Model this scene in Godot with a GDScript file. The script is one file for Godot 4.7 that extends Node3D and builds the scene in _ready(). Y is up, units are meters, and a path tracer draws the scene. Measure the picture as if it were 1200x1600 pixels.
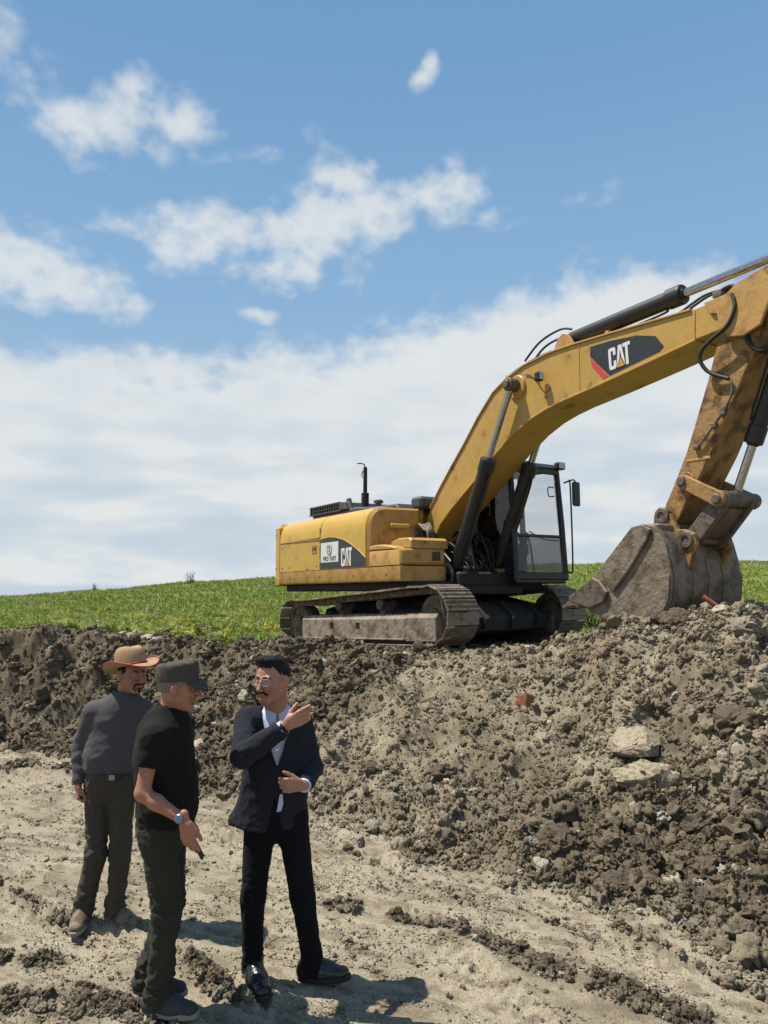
extends Node3D
# A dirt track below a spoil bank: three men in front, a yellow tracked excavator on the bench behind, a meadow and a cloudy sky.
# x right, y up, -z away from the camera; metres.

var taken := {}
var rng := RandomNumberGenerator.new()
var tex := {}
var mats := {}

# ---------------------------------------------------------------- mesh builder
class MB:
	var v := PackedVector3Array()
	var n := PackedVector3Array()
	var xf := Transform3D()
	func tri(a: Vector3, b: Vector3, c: Vector3, na: Vector3, nb: Vector3, nc: Vector3) -> void:
		if (b - a).cross(c - a).dot(na + nb + nc) > 0.0:
			var t := b; b = c; c = t
			t = nb; nb = nc; nc = t
		v.append(xf * a); v.append(xf * b); v.append(xf * c)
		n.append((xf.basis * na).normalized()); n.append((xf.basis * nb).normalized()); n.append((xf.basis * nc).normalized())
	func quad(a: Vector3, b: Vector3, c: Vector3, d: Vector3, na: Vector3, nb: Vector3, nc: Vector3, nd: Vector3) -> void:
		tri(a, b, c, na, nb, nc)
		tri(a, c, d, na, nc, nd)
	func flat4(a: Vector3, b: Vector3, c: Vector3, d: Vector3, o: Vector3) -> void:
		var m := (b - a).cross(c - a)
		if m.length() < 1e-12: m = (c - a).cross(d - a)
		m = m.normalized()
		if m.dot(o) < 0.0: m = -m
		quad(a, b, c, d, m, m, m, m)
	func flat3(a: Vector3, b: Vector3, c: Vector3, o: Vector3) -> void:
		var m := (b - a).cross(c - a).normalized()
		if m.dot(o) < 0.0: m = -m
		tri(a, b, c, m, m, m)
	# box with chamfered edges
	func box(c: Vector3, s: Vector3, bev := 0.01) -> void:
		var h := s * 0.5
		bev = minf(bev, minf(h.x, minf(h.y, h.z)) * 0.9)
		var i := h - Vector3.ONE * bev
		for ax in 3:
			for sg in [-1.0, 1.0]:
				var o := Vector3.ZERO; o[ax] = sg
				var u := (ax + 1) % 3
				var w := (ax + 2) % 3
				var p := []
				for k in [[-1, -1], [1, -1], [1, 1], [-1, 1]]:
					var q := Vector3.ZERO
					q[ax] = h[ax] * sg; q[u] = i[u] * k[0]; q[w] = i[w] * k[1]
					p.append(c + q)
				flat4(p[0], p[1], p[2], p[3], o)
		for ax in 3:
			var u := (ax + 1) % 3
			var w := (ax + 2) % 3
			for k in [[-1, -1], [1, -1], [1, 1], [-1, 1]]:
				var p := []
				for e in [-1.0, 1.0]:
					var q := Vector3.ZERO
					q[ax] = i[ax] * e; q[u] = h[u] * k[0]; q[w] = i[w] * k[1]
					var r := Vector3.ZERO
					r[ax] = i[ax] * e; r[u] = i[u] * k[0]; r[w] = h[w] * k[1]
					p.append(c + q); p.append(c + r)
				var o := Vector3.ZERO; o[u] = k[0]; o[w] = k[1]
				flat4(p[0], p[1], p[3], p[2], o)
		for sx in [-1.0, 1.0]:
			for sy in [-1.0, 1.0]:
				for sz in [-1.0, 1.0]:
					var g := Vector3(sx, sy, sz)
					flat3(c + Vector3(h.x, i.y, i.z) * g, c + Vector3(i.x, h.y, i.z) * g, c + Vector3(i.x, i.y, h.z) * g, g)
	# polygon in xy pushed along z, edges chamfered; runs of short bends are shaded smooth
	func prism(poly: Array, z0: float, z1: float, bev := 0.01) -> void:
		var P: Array = poly.duplicate()
		var area := 0.0
		for i in P.size():
			var a: Vector2 = P[i]
			var b: Vector2 = P[(i + 1) % P.size()]
			area += a.x * b.y - b.x * a.y
		if area < 0.0: P.reverse()
		var N := P.size()
		var en := []
		for i in N:
			var d: Vector2 = (P[(i + 1) % N] - P[i]).normalized()
			en.append(Vector2(d.y, -d.x))
		var I := PackedVector2Array()
		for i in N:
			var a: Vector2 = en[(i + N - 1) % N]
			var b: Vector2 = en[i]
			var m := (a + b).normalized()
			I.append(P[i] - m * bev / maxf(0.4, m.dot(b)))
		for i in N:
			var j := (i + 1) % N
			var a: Vector2 = P[i]
			var b: Vector2 = P[j]
			var e: Vector2 = en[i]
			var e0: Vector2 = en[(i + N - 1) % N]
			var e1: Vector2 = en[j]
			var na := Vector3(e.x, e.y, 0)
			var nb := na
			if e.dot(e0) > 0.87: na = Vector3(e.x + e0.x, e.y + e0.y, 0).normalized()
			if e.dot(e1) > 0.87: nb = Vector3(e.x + e1.x, e.y + e1.y, 0).normalized()
			quad(Vector3(a.x, a.y, z0 + bev), Vector3(b.x, b.y, z0 + bev), Vector3(b.x, b.y, z1 - bev), Vector3(a.x, a.y, z1 - bev), na, nb, nb, na)
			if bev > 0.0:
				for q in [[z0, z0 + bev, -1.0], [z1, z1 - bev, 1.0]]:
					var ua := (na + Vector3(0, 0, q[2])).normalized()
					var ub := (nb + Vector3(0, 0, q[2])).normalized()
					quad(Vector3(a.x, a.y, q[1]), Vector3(b.x, b.y, q[1]), Vector3(I[j].x, I[j].y, q[0]), Vector3(I[i].x, I[i].y, q[0]), ua, ub, ub, ua)
		var T := Geometry2D.triangulate_polygon(I)
		for k in range(0, T.size(), 3):
			for q in [[z0, -1.0], [z1, 1.0]]:
				var o := Vector3(0, 0, q[1])
				tri(Vector3(I[T[k]].x, I[T[k]].y, q[0]), Vector3(I[T[k + 1]].x, I[T[k + 1]].y, q[0]), Vector3(I[T[k + 2]].x, I[T[k + 2]].y, q[0]), o, o, o)
	# profile [along, radius] turned round the line from a towards b
	func lathe(a: Vector3, dir: Vector3, prof: Array, sides := 16) -> void:
		var d := dir.normalized()
		var u := d.cross(Vector3.UP if absf(d.y) < 0.9 else Vector3.RIGHT).normalized()
		var w := d.cross(u)
		for k in prof.size() - 1:
			var p: Vector2 = prof[k]
			var q: Vector2 = prof[k + 1]
			var sl := (q - p)
			if sl.length() < 1e-7: continue
			sl = sl.normalized()
			for s in sides:
				var a0 := TAU * s / sides
				var a1 := TAU * (s + 1) / sides
				var r0 := u * cos(a0) + w * sin(a0)
				var r1 := u * cos(a1) + w * sin(a1)
				var n0 := r0 * sl.x - d * sl.y
				var n1 := r1 * sl.x - d * sl.y
				if p.y > 1e-6: tri(a + d * p.x + r0 * p.y, a + d * p.x + r1 * p.y, a + d * q.x + r1 * q.y, n0, n1, n1)
				if q.y > 1e-6: tri(a + d * p.x + r0 * p.y, a + d * q.x + r1 * q.y, a + d * q.x + r0 * q.y, n0, n1, n0)
	func cyl(a: Vector3, b: Vector3, r: float, bev := 0.006, sides := 16) -> void:
		var L := (b - a).length()
		bev = minf(bev, minf(r * 0.5, L * 0.3))
		lathe(a, b - a, [Vector2(0, 0), Vector2(0, r - bev), Vector2(bev, r), Vector2(L - bev, r), Vector2(L, r - bev), Vector2(L, 0)], sides)
	# round bar along points, radius r0 to r1, bends smoothed by the caller
	func tube(P: Array, r0: float, r1 := -1.0, sides := 8) -> void:
		if r1 < 0.0: r1 = r0
		var N := P.size()
		var d0: Vector3 = (P[1] - P[0]).normalized()
		var u := d0.cross(Vector3.UP if absf(d0.y) < 0.9 else Vector3.RIGHT).normalized()
		var rings := []
		var norms := []
		for i in N:
			var d: Vector3 = (P[mini(i + 1, N - 1)] - P[maxi(i - 1, 0)]).normalized()
			u = (u - d * u.dot(d)).normalized()
			var w := d.cross(u)
			var r := lerpf(r0, r1, float(i) / (N - 1))
			var ring := []
			var nn := []
			for s in sides:
				var a := TAU * s / sides
				var o := u * cos(a) + w * sin(a)
				ring.append(P[i] + o * r); nn.append(o)
			rings.append(ring); norms.append(nn)
			if i == 0 or i == N - 1:
				var o := d * (-1.0 if i == 0 else 1.0)
				for s in range(1, sides - 1):
					tri(ring[0], ring[s], ring[s + 1], o, o, o)
		for i in N - 1:
			for s in sides:
				var t := (s + 1) % sides
				quad(rings[i][s], rings[i][t], rings[i + 1][t], rings[i + 1][s], norms[i][s], norms[i][t], norms[i + 1][t], norms[i + 1][s])
	# skin over rings of equal length; smooth
	func loft(rings: Array, closed := true, cap0 := true, cap1 := true) -> void:
		var R := rings.size()
		var S: int = rings[0].size()
		var nor := []
		for i in R:
			var row := []
			for s in S:
				var sp: int = (s + 1) % S if closed else mini(s + 1, S - 1)
				var sm: int = (s + S - 1) % S if closed else maxi(s - 1, 0)
				var du: Vector3 = rings[i][sp] - rings[i][sm]
				var dv: Vector3 = rings[mini(i + 1, R - 1)][s] - rings[maxi(i - 1, 0)][s]
				row.append(du.cross(dv).normalized())
			nor.append(row)
		# outward: away from the ring centre, judged over the whole skin
		var sum := 0.0
		for i in R:
			var c := Vector3.ZERO
			for p in rings[i]: c += p
			c /= S
			for s in S: sum += nor[i][s].dot(rings[i][s] - c)
		var sg := 1.0 if sum >= 0.0 else -1.0
		for i in R - 1:
			for s in (S if closed else S - 1):
				var t := (s + 1) % S
				quad(rings[i][s], rings[i][t], rings[i + 1][t], rings[i + 1][s], nor[i][s] * sg, nor[i][t] * sg, nor[i + 1][t] * sg, nor[i + 1][s] * sg)
		for e in [[0, cap0, 1], [R - 1, cap1, R - 2]]:
			if not e[1]: continue
			var c := Vector3.ZERO
			var ci := Vector3.ZERO
			for p in rings[e[0]]: c += p
			for p in rings[e[2]]: ci += p
			c /= S; ci /= S
			var o: Vector3 = (c - ci).normalized()
			for s in (S if closed else S - 1):
				flat3(c, rings[e[0]][s], rings[e[0]][(s + 1) % S], o)
	func mesh() -> ArrayMesh:
		var A := []
		A.resize(Mesh.ARRAY_MAX)
		A[Mesh.ARRAY_VERTEX] = v
		A[Mesh.ARRAY_NORMAL] = n
		var m := ArrayMesh.new()
		m.add_surface_from_arrays(Mesh.PRIMITIVE_TRIANGLES, A)
		return m

# how a garment is cut open and how it creases
class Cloth:
	var nz := FastNoiseLite.new()
	var amp := .004
	var freq := Vector3(9, 9, 9)
	func _init(sd := 1) -> void:
		nz.seed = sd
		nz.frequency = 1.0
		nz.fractal_octaves = 3
	func cut(_p: Vector3, c: float) -> float:
		return c
	func fold(p: Vector3, _n: Vector3) -> float:
		var r := 1.0 - absf(nz.get_noise_3dv(p * freq)) * 2.4
		return amp * r

# ---------------------------------------------------------------- distance field meshed as surface nets (bodies, clothes)
class Field:
	var o: Vector3
	var h: float
	var nx: int
	var ny: int
	var nz: int
	var d := PackedFloat32Array()
	func _init(lo: Vector3, hi: Vector3, cell: float) -> void:
		o = lo; h = cell
		nx = int(ceil((hi.x - lo.x) / cell)) + 1
		ny = int(ceil((hi.y - lo.y) / cell)) + 1
		nz = int(ceil((hi.z - lo.z) / cell)) + 1
		d.resize(nx * ny * nz)
		d.fill(9.0)
	# tapered capsule; w with factor q squeezes it along w (q > 1: thinner)
	func cap(a: Vector3, b: Vector3, ra: float, rb: float, k := 0.03, w := Vector3.ZERO, q := 1.0) -> void:
		var R := maxf(ra, rb) * maxf(1.0, 1.0 / q) + k + 2.5 * h
		var lo := (a.min(b) - Vector3.ONE * R - o) / h
		var hi := (a.max(b) + Vector3.ONE * R - o) / h
		var ab := b - a
		if q != 1.0: ab += w * (ab.dot(w) * (q - 1.0))
		var il := 1.0 / maxf(ab.length_squared(), 1e-9)
		var z0 := maxi(0, int(lo.z))
		var z1 := mini(nz - 1, int(hi.z) + 1)
		var y0 := maxi(0, int(lo.y))
		var y1 := mini(ny - 1, int(hi.y) + 1)
		var x0 := maxi(0, int(lo.x))
		var x1 := mini(nx - 1, int(hi.x) + 1)
		for z in range(z0, z1 + 1):
			for y in range(y0, y1 + 1):
				var row := (z * ny + y) * nx
				for x in range(x0, x1 + 1):
					var p := o + Vector3(x, y, z) * h - a
					if q != 1.0: p += w * (p.dot(w) * (q - 1.0))
					var t := clampf(p.dot(ab) * il, 0.0, 1.0)
					var e := (p - ab * t).length() - (ra + (rb - ra) * t)
					var c := d[row + x]
					var m := maxf(k - absf(e - c), 0.0)
					d[row + x] = minf(e, c) - (m * m * 0.25 / k if m > 0.0 else 0.0)
	func ell(c: Vector3, r: Vector3, B := Basis(), k := 0.02) -> void:
		var R := maxf(r.x, maxf(r.y, r.z)) + k + 2.5 * h
		var lo := (c - Vector3.ONE * R - o) / h
		var hi := (c + Vector3.ONE * R - o) / h
		var inv := B.transposed()
		var rm := minf(r.x, minf(r.y, r.z))
		for z in range(maxi(0, int(lo.z)), mini(nz - 1, int(hi.z) + 1) + 1):
			for y in range(maxi(0, int(lo.y)), mini(ny - 1, int(hi.y) + 1) + 1):
				var row := (z * ny + y) * nx
				for x in range(maxi(0, int(lo.x)), mini(nx - 1, int(hi.x) + 1) + 1):
					var p := inv * (o + Vector3(x, y, z) * h - c)
					var s := p / r
					var l := s.length()
					var g := (s / r).length()
					var e := l * (l - 1.0) / g if g > 1e-6 else -rm
					var cc := d[row + x]
					var m := maxf(k - absf(e - cc), 0.0)
					d[row + x] = minf(e, cc) - (m * m * 0.25 / k if m > 0.0 else 0.0)
	# each sample may be changed by f(position, value)
	func each(f: Cloth) -> void:
		for z in nz:
			for y in ny:
				var row := (z * ny + y) * nx
				for x in nx:
					var c := d[row + x]
					if absf(c) < 0.12:
						d[row + x] = f.cut(o + Vector3(x, y, z) * h, c)
	func net(mb: MB, wrinkle: Cloth = null) -> void:
		var idx := PackedInt32Array()
		idx.resize(nx * ny * nz)
		idx.fill(-1)
		var P := PackedVector3Array()
		var sxy := nx * ny
		for z in nz - 1:
			for y in ny - 1:
				var row := z * sxy + y * nx
				for x in nx - 1:
					var i := row + x
					var a := d[i]
					if a > 0.5 and d[i + sxy + nx + 1] > 0.5: continue
					var v1 := d[i + 1]
					var v2 := d[i + nx]
					var v3 := d[i + nx + 1]
					var v4 := d[i + sxy]
					var v5 := d[i + sxy + 1]
					var v6 := d[i + sxy + nx]
					var v7 := d[i + sxy + nx + 1]
					var s := int(a < 0.0) + int(v1 < 0.0) + int(v2 < 0.0) + int(v3 < 0.0) + int(v4 < 0.0) + int(v5 < 0.0) + int(v6 < 0.0) + int(v7 < 0.0)
					if s == 0 or s == 8: continue
					var q := Vector3.ZERO
					var c := 0
					if (a < 0.0) != (v1 < 0.0): q += Vector3(a / (a - v1), 0, 0); c += 1
					if (v2 < 0.0) != (v3 < 0.0): q += Vector3(v2 / (v2 - v3), 1, 0); c += 1
					if (v4 < 0.0) != (v5 < 0.0): q += Vector3(v4 / (v4 - v5), 0, 1); c += 1
					if (v6 < 0.0) != (v7 < 0.0): q += Vector3(v6 / (v6 - v7), 1, 1); c += 1
					if (a < 0.0) != (v2 < 0.0): q += Vector3(0, a / (a - v2), 0); c += 1
					if (v1 < 0.0) != (v3 < 0.0): q += Vector3(1, v1 / (v1 - v3), 0); c += 1
					if (v4 < 0.0) != (v6 < 0.0): q += Vector3(0, v4 / (v4 - v6), 1); c += 1
					if (v5 < 0.0) != (v7 < 0.0): q += Vector3(1, v5 / (v5 - v7), 1); c += 1
					if (a < 0.0) != (v4 < 0.0): q += Vector3(0, 0, a / (a - v4)); c += 1
					if (v1 < 0.0) != (v5 < 0.0): q += Vector3(1, 0, v1 / (v1 - v5)); c += 1
					if (v2 < 0.0) != (v6 < 0.0): q += Vector3(0, 1, v2 / (v2 - v6)); c += 1
					if (v3 < 0.0) != (v7 < 0.0): q += Vector3(1, 1, v3 / (v3 - v7)); c += 1
					idx[i] = P.size()
					P.append(o + (Vector3(x, y, z) + q / c) * h)
		var F := PackedInt32Array()
		for z in range(1, nz - 1):
			for y in range(1, ny - 1):
				var row := z * sxy + y * nx
				for x in range(1, nx - 1):
					var i := row + x
					if idx[i] < 0 and idx[i - 1] < 0 and idx[i - nx] < 0 and idx[i - sxy] < 0: continue
					var a := d[i] < 0.0
					for ax in 3:
						var st: int = [1, nx, sxy][ax]
						if a == (d[i + st] < 0.0): continue
						var u: int = [nx, sxy, 1][ax]
						var w: int = [sxy, 1, nx][ax]
						var q0 := idx[i]
						var q1 := idx[i - u]
						var q2 := idx[i - u - w]
						var q3 := idx[i - w]
						if q0 < 0 or q1 < 0 or q2 < 0 or q3 < 0: continue
						if a: F.append_array(PackedInt32Array([q0, q2, q1, q0, q3, q2]))
						else: F.append_array(PackedInt32Array([q0, q1, q2, q0, q2, q3]))
		var N := normals(P, F)
		if wrinkle:
			for i in P.size():
				P[i] += N[i] * wrinkle.fold(P[i], N[i])
			N = normals(P, F)
		for k in F.size():
			mb.v.append(mb.xf * P[F[k]])
			mb.n.append(mb.xf.basis * N[F[k]])
	func normals(P: PackedVector3Array, F: PackedInt32Array) -> PackedVector3Array:
		var N := PackedVector3Array()
		N.resize(P.size())
		for k in range(0, F.size(), 3):
			var m := (P[F[k + 2]] - P[F[k]]).cross(P[F[k + 1]] - P[F[k]])
			N[F[k]] += m; N[F[k + 1]] += m; N[F[k + 2]] += m
		for i in N.size(): N[i] = N[i].normalized()
		return N

# ---------------------------------------------------------------- nodes
func numbered(called: String) -> String:
	if not taken.has(called):
		taken[called] = 0
		return called
	taken[called] += 1
	return "%s_%03d" % [called, taken[called]]

func tag(o: Node3D, label: String, category: String, group := "", kind := "") -> Node3D:
	if label: o.set_meta("label", label)
	if category: o.set_meta("category", category)
	if group: o.set_meta("group", group)
	if kind: o.set_meta("kind", kind)
	return o

func top(o: Node3D, called: String) -> Node3D:
	o.name = numbered(called)
	add_child(o, true)
	return o

func part(mb: MB, called: String, m: Material, parent: Node3D) -> MeshInstance3D:
	return inst(mb.mesh(), called, m, parent)

func inst(me: Mesh, called: String, m: Material, parent: Node3D) -> MeshInstance3D:
	var o := MeshInstance3D.new()
	o.mesh = me
	o.material_override = m
	o.name = called
	parent.add_child(o, true)
	return o

# ---------------------------------------------------------------- materials
func noise_tex(key: String, freq: float, oct: int, size: int, ramp: Array, normal := 0.0, type := FastNoiseLite.TYPE_SIMPLEX_SMOOTH, sd := 1) -> Texture2D:
	if tex.has(key): return tex[key]
	var nz := FastNoiseLite.new()
	nz.noise_type = type
	nz.seed = sd
	nz.frequency = freq
	nz.fractal_octaves = oct
	nz.fractal_gain = .6
	var t := NoiseTexture2D.new()
	t.width = size; t.height = size
	t.seamless = true
	t.noise = nz
	t.generate_mipmaps = false
	if normal > 0.0:
		t.as_normal_map = true
		t.bump_strength = normal
	elif ramp.size() > 0:
		var g := Gradient.new()
		g.offsets = PackedFloat32Array(ramp[0])
		g.colors = PackedColorArray(ramp[1])
		t.color_ramp = g
	tex[key] = t
	return t

func grey(a: float, b: float, c: float) -> Array:
	return [[0.0, 0.5, 1.0], [Color(a, a, a), Color(b, b, b), Color(c, c, c)]]

# base colours below are written for exposure 1.25; the exposure is higher, so they count by this share
const SHARE := .80

func lin(r: float, g: float, b: float, a := 1.0) -> Color:
	r *= SHARE; g *= SHARE; b *= SHARE
	return Color(r, g, b, a).linear_to_srgb() if a == 1.0 else Color(Color(r, g, b).linear_to_srgb(), a)

func mat(key: String, col: Color, rough := 0.7, metal := 0.0, spec := 0.5) -> StandardMaterial3D:
	if mats.has(key): return mats[key]
	var m := StandardMaterial3D.new()
	m.resource_name = key
	m.albedo_color = col
	m.roughness = rough
	m.metallic = metal
	m.metallic_specular = spec
	mats[key] = m
	return m

func grain(m: StandardMaterial3D, albedo: Texture2D, scale: float, nrm: Texture2D = null, ns := 0.5) -> StandardMaterial3D:
	m.uv1_triplanar = true
	m.uv1_scale = Vector3.ONE * scale
	m.uv1_triplanar_sharpness = 4.0
	m.albedo_texture = albedo
	if nrm:
		m.normal_enabled = true
		m.normal_texture = nrm
		m.normal_scale = ns
	return m

func make_materials() -> void:
	var wear := noise_tex("wear", 0.012, 5, 512, [[0.0, 0.18, 0.26, 0.6, 1.0], [Color(.62, .55, .45), Color(.82, .78, .70), Color(.95, .94, .92), Color(1, 1, 1), Color(.94, .93, .90)]], 0.0, FastNoiseLite.TYPE_SIMPLEX_SMOOTH, 3)
	var soft := noise_tex("soft", 0.01, 5, 512, grey(.8, .95, 1.0), 0.0, FastNoiseLite.TYPE_SIMPLEX_SMOOTH, 5)
	var mud := noise_tex("mud", 0.007, 7, 1024, [[0.0, 0.30, 0.48, 0.62, 1.0], [Color(.58, .52, .45), Color(.78, .74, .68), Color(.93, .91, .88), Color(1, 1, 1), Color(.90, .87, .82)]], 0.0, FastNoiseLite.TYPE_SIMPLEX_SMOOTH, 7)
	var stain := noise_tex("stain", 0.006, 7, 1024, [[0.0, 0.30, 0.50, 1.0], [Color(.74, .68, .60), Color(.90, .87, .82), Color(.98, .97, .96), Color(1, 1, 1)]], 0.0, FastNoiseLite.TYPE_SIMPLEX_SMOOTH, 27)
	var scratch := noise_tex("fine", 0.05, 4, 512, grey(.84, .95, 1.0), 0.0, FastNoiseLite.TYPE_SIMPLEX_SMOOTH, 9)
	var bump := noise_tex("bump", 0.03, 5, 512, [], 4.0, FastNoiseLite.TYPE_SIMPLEX_SMOOTH, 11)
	var weave := noise_tex("weave", 0.09, 3, 512, [], 3.0, FastNoiseLite.TYPE_SIMPLEX_SMOOTH, 13)
	grain(mat("yellow_paint", lin(.570, .360, .058), .40), wear, .22, bump, .06)
	grain(mat("boom_paint", lin(.505, .308, .068), .48), wear, .30, bump, .08)
	grain(mat("yellow_paint_worn", lin(.490, .285, .078), .52), stain, .5, bump, .15)
	grain(mat("yellow_paint_muddy", lin(.36, .21, .068), .7), noise_tex("splash", 0.004, 8, 1024, [[0.0, 0.28, 0.42, 0.60, 1.0], [Color(.46, .41, .36), Color(.66, .61, .55), Color(.86, .83, .79), Color(.99, .98, .97), Color(.90, .87, .82)]], 0.0, FastNoiseLite.TYPE_SIMPLEX_SMOOTH, 19), .8, bump, .5)
	grain(mat("black_paint", lin(.012, .012, .014), .45), soft, .8)
	grain(mat("black_matte", lin(.016, .016, .017), .8), soft, 1.0)
	grain(mat("grey_plastic", lin(.06, .065, .07), .6), soft, 1.0)
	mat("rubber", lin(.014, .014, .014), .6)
	grain(mat("chrome", lin(.55, .55, .56), .18, 1.0), soft, 3.0)
	grain(mat("steel_worn", lin(.155, .13, .108), .62, .25), mud, .8, bump, .6)
	grain(mat("bucket_steel", lin(.225, .185, .145), .7, .15), mud, .45, bump, .6)
	grain(mat("track_steel", lin(.20, .165, .13), .75, .1), mud, .9, bump, .8)
	grain(mat("track_dust", lin(.29, .245, .20), .85), mud, .5, bump, .5)
	grain(mat("decal_dark", lin(.028, .031, .036), .4), soft, .8)
	mat("dark_red_patch", lin(.035, .018, .016), .5)
	mat("decal_white", lin(.72, .73, .72), .45)
	mat("decal_red", lin(.55, .055, .06), .45)
	mat("decal_yellow", lin(.56, .30, .05), .45)
	mat("sign_white", lin(.70, .74, .70), .4)
	mat("sign_ink", lin(.03, .05, .04), .5)
	mat("lamp_glass", lin(.55, .56, .55), .15)
	mat("white_plastic", lin(.68, .68, .68), .4)
	var gl := mat("glass", Color(.30, .36, .36, .05), .03)
	gl.transparency = BaseMaterial3D.TRANSPARENCY_ALPHA
	var gd := mat("glass_dark_shaded", Color(.05, .055, .05, .72), .06)  # dark glass, with the boom's shadow also put into its colour
	gd.transparency = BaseMaterial3D.TRANSPARENCY_ALPHA
	var gu := mat("glass_dusty", Color(.13, .14, .14, .55), .12)
	gu.transparency = BaseMaterial3D.TRANSPARENCY_ALPHA
	var gg := mat("glass_green", Color(.25, .55, .45, .35), .05)
	gg.transparency = BaseMaterial3D.TRANSPARENCY_ALPHA
	var sp := mat("lens", Color(.9, .92, .95, .05), .02, 0.0, .2)
	sp.transparency = BaseMaterial3D.TRANSPARENCY_ALPHA
	# people
	var pores := noise_tex("pores", 0.03, 4, 256, [[0.0, 0.5, 1.0], [Color(.82, .72, .68), Color(.95, .91, .89), Color(1, 1, 1)]], 0.0, FastNoiseLite.TYPE_SIMPLEX_SMOOTH, 15)
	for s in [["skin_a", lin(.46, .245, .165)], ["skin_b", lin(.43, .205, .135)], ["skin_c", lin(.36, .185, .125)]]:
		var m := grain(mat(s[0], s[1], .5), pores, 9.0)
		m.subsurf_scatter_enabled = true
		m.subsurf_scatter_strength = .12
	for s in [["suit_cloth", lin(.023, .026, .037), 22.0], ["suit_trousers", lin(.0085, .0090, .0110), 22.0], ["shirt_blue", lin(.60, .66, .84), 18.0], ["tee_black", lin(.0135, .0140, .0135), 14.0], ["trousers_green", lin(.040, .042, .032), 12.0], ["sweater_grey", lin(.098, .093, .104), 26.0], ["trousers_brown", lin(.078, .069, .056), 14.0], ["cap_cloth", lin(.085, .080, .066), 16.0]]:
		var m := grain(mat(s[0], s[1], .92, 0.0, .25), scratch, s[2] * .3, weave, .35)
		m.rim_enabled = true
		m.rim = .15
	grain(mat("hair_black", lin(.014, .013, .013), .75, 0.0, .3), scratch, 12.0, weave, 1.0)
	grain(mat("hair_grey", lin(.20, .185, .165), .7), scratch, 16.0, weave, .6)
	mat("eye_dark", lin(.02, .015, .012), .15)
	mat("eye_white", lin(.34, .30, .27), .35)
	mat("lip", lin(.30, .12, .10), .5)
	mat("shoe_black", lin(.013, .013, .014), .28)
	mat("shoe_sole", lin(.016, .016, .016), .7)
	grain(mat("shoe_suede", lin(.20, .165, .125), .9), mud, 2.0, weave, .5)
	mat("shoe_dark", lin(.032, .034, .04), .8)
	mat("shoe_pale", lin(.24, .235, .225), .8)
	grain(mat("leather_belt", lin(.012, .011, .011), .5), soft, 4.0)
	mat("buckle", lin(.4, .4, .4), .3, 1.0)
	grain(mat("straw", lin(.47, .35, .215), .85), noise_tex("straw_weave", 0.16, 2, 256, [[0.0, 0.5, 1.0], [Color(.6, .5, .38), Color(.9, .86, .8), Color(1, 1, 1)]]), 5.0, weave, 1.2)
	mat("hat_trim", lin(.33, .04, .03), .7)
	mat("watch_metal", lin(.30, .32, .34), .3, .8)
	mat("watch_face", lin(.10, .16, .22), .12)

# ---------------------------------------------------------------- sky
# clouds as [azimuth, elevation, half width, half height, tilt, strength] in degrees; fair-weather heaps above a long bank
var heaps := [
	[-27.4, 33.6, 1.4, 1.9, -.6, .42], [-26.6, 32.2, 1.0, .8, 0, .58], [-23.8, 31.6, 1.2, 1.3, -.3, .34], [-21.4, 30.6, 2.7, 2.0, .25, .92], [-19.6, 32.4, 1.5, 1.4, .5, .7], [-21.6, 28.8, 2.0, 1.0, 0, .48],
	[-15.4, 31.8, 1.7, 1.6, 0, .85], [-14.0, 30.9, 1.2, .7, 0, .6], [-12.8, 29.5, 2.6, .55, .15, .5], [-17.8, 30.0, 1.6, .6, -.2, .34],
	[-2.8, 29.0, 2.1, 1.3, -.15, .85], [-4.4, 30.6, 1.4, .8, -.8, .5], [4.0, 27.6, 3.0, 1.5, .1, .9], [0, 26.6, 3.6, 2.0, .1, .95], [-5.2, 25.6, 4.0, 2.2, .1, 1.0], [-8.4, 22.9, 3.4, 1.8, .1, .9],
	[-14.6, 24.2, 3.4, 1.7, .05, .9], [-11, 25.0, 3.4, 1.8, 0, .95], [-8.5, 25.2, 3.0, 1.6, .1, .95], [-17.2, 24.2, 1.7, 1.0, 0, .6], [-1.5, 24.0, 2.0, 1.4, .2, .6], [-20.0, 24.5, 1.7, .75, -.2, .55],
	[-24.6, 21.0, 4.2, 2.2, -.08, 1.1], [-27.6, 21.8, 3.0, 1.7, 0, 1.0], [-20.8, 20.2, 2.4, 1.6, -.2, .85],
	[3.2, 35.0, .8, .6, .3, .75], [3.6, 35.7, .45, .6, .2, .75], [16.3, 27.2, 1.6, .9, 0, .42], [-9.5, 19.6, 1.1, .5, 0, .6], [8.9, 26.2, 1.4, .6, 0, .5], [-2.4, 22.3, 1.2, .9, .3, .5], [5.5, 29.8, 1.0, .5, 0, .4]]
var bank_edge := [[-32.0, 16.0], [-27.2, 16.3], [-14.4, 16.8], [-4.9, 17.6], [-1.0, 18.9], [4.9, 20.6], [9.8, 21.4], [16.8, 23.0], [23.4, 21.6], [27.3, 20.0], [34.0, 18.5]]

func smooth(a: float, b: float, x: float) -> float:
	var t := clampf((x - a) / (b - a), 0.0, 1.0)
	return t * t * (3.0 - 2.0 * t)

func along(L: Array, x: float) -> float:
	if x <= L[0][0]: return L[0][1]
	for i in L.size() - 1:
		if x <= L[i + 1][0]:
			return lerpf(L[i][1], L[i + 1][1], smooth(L[i][0], L[i + 1][0], x) * .5 + .5 * (x - L[i][0]) / (L[i + 1][0] - L[i][0]))
	return L[L.size() - 1][1]

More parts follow.
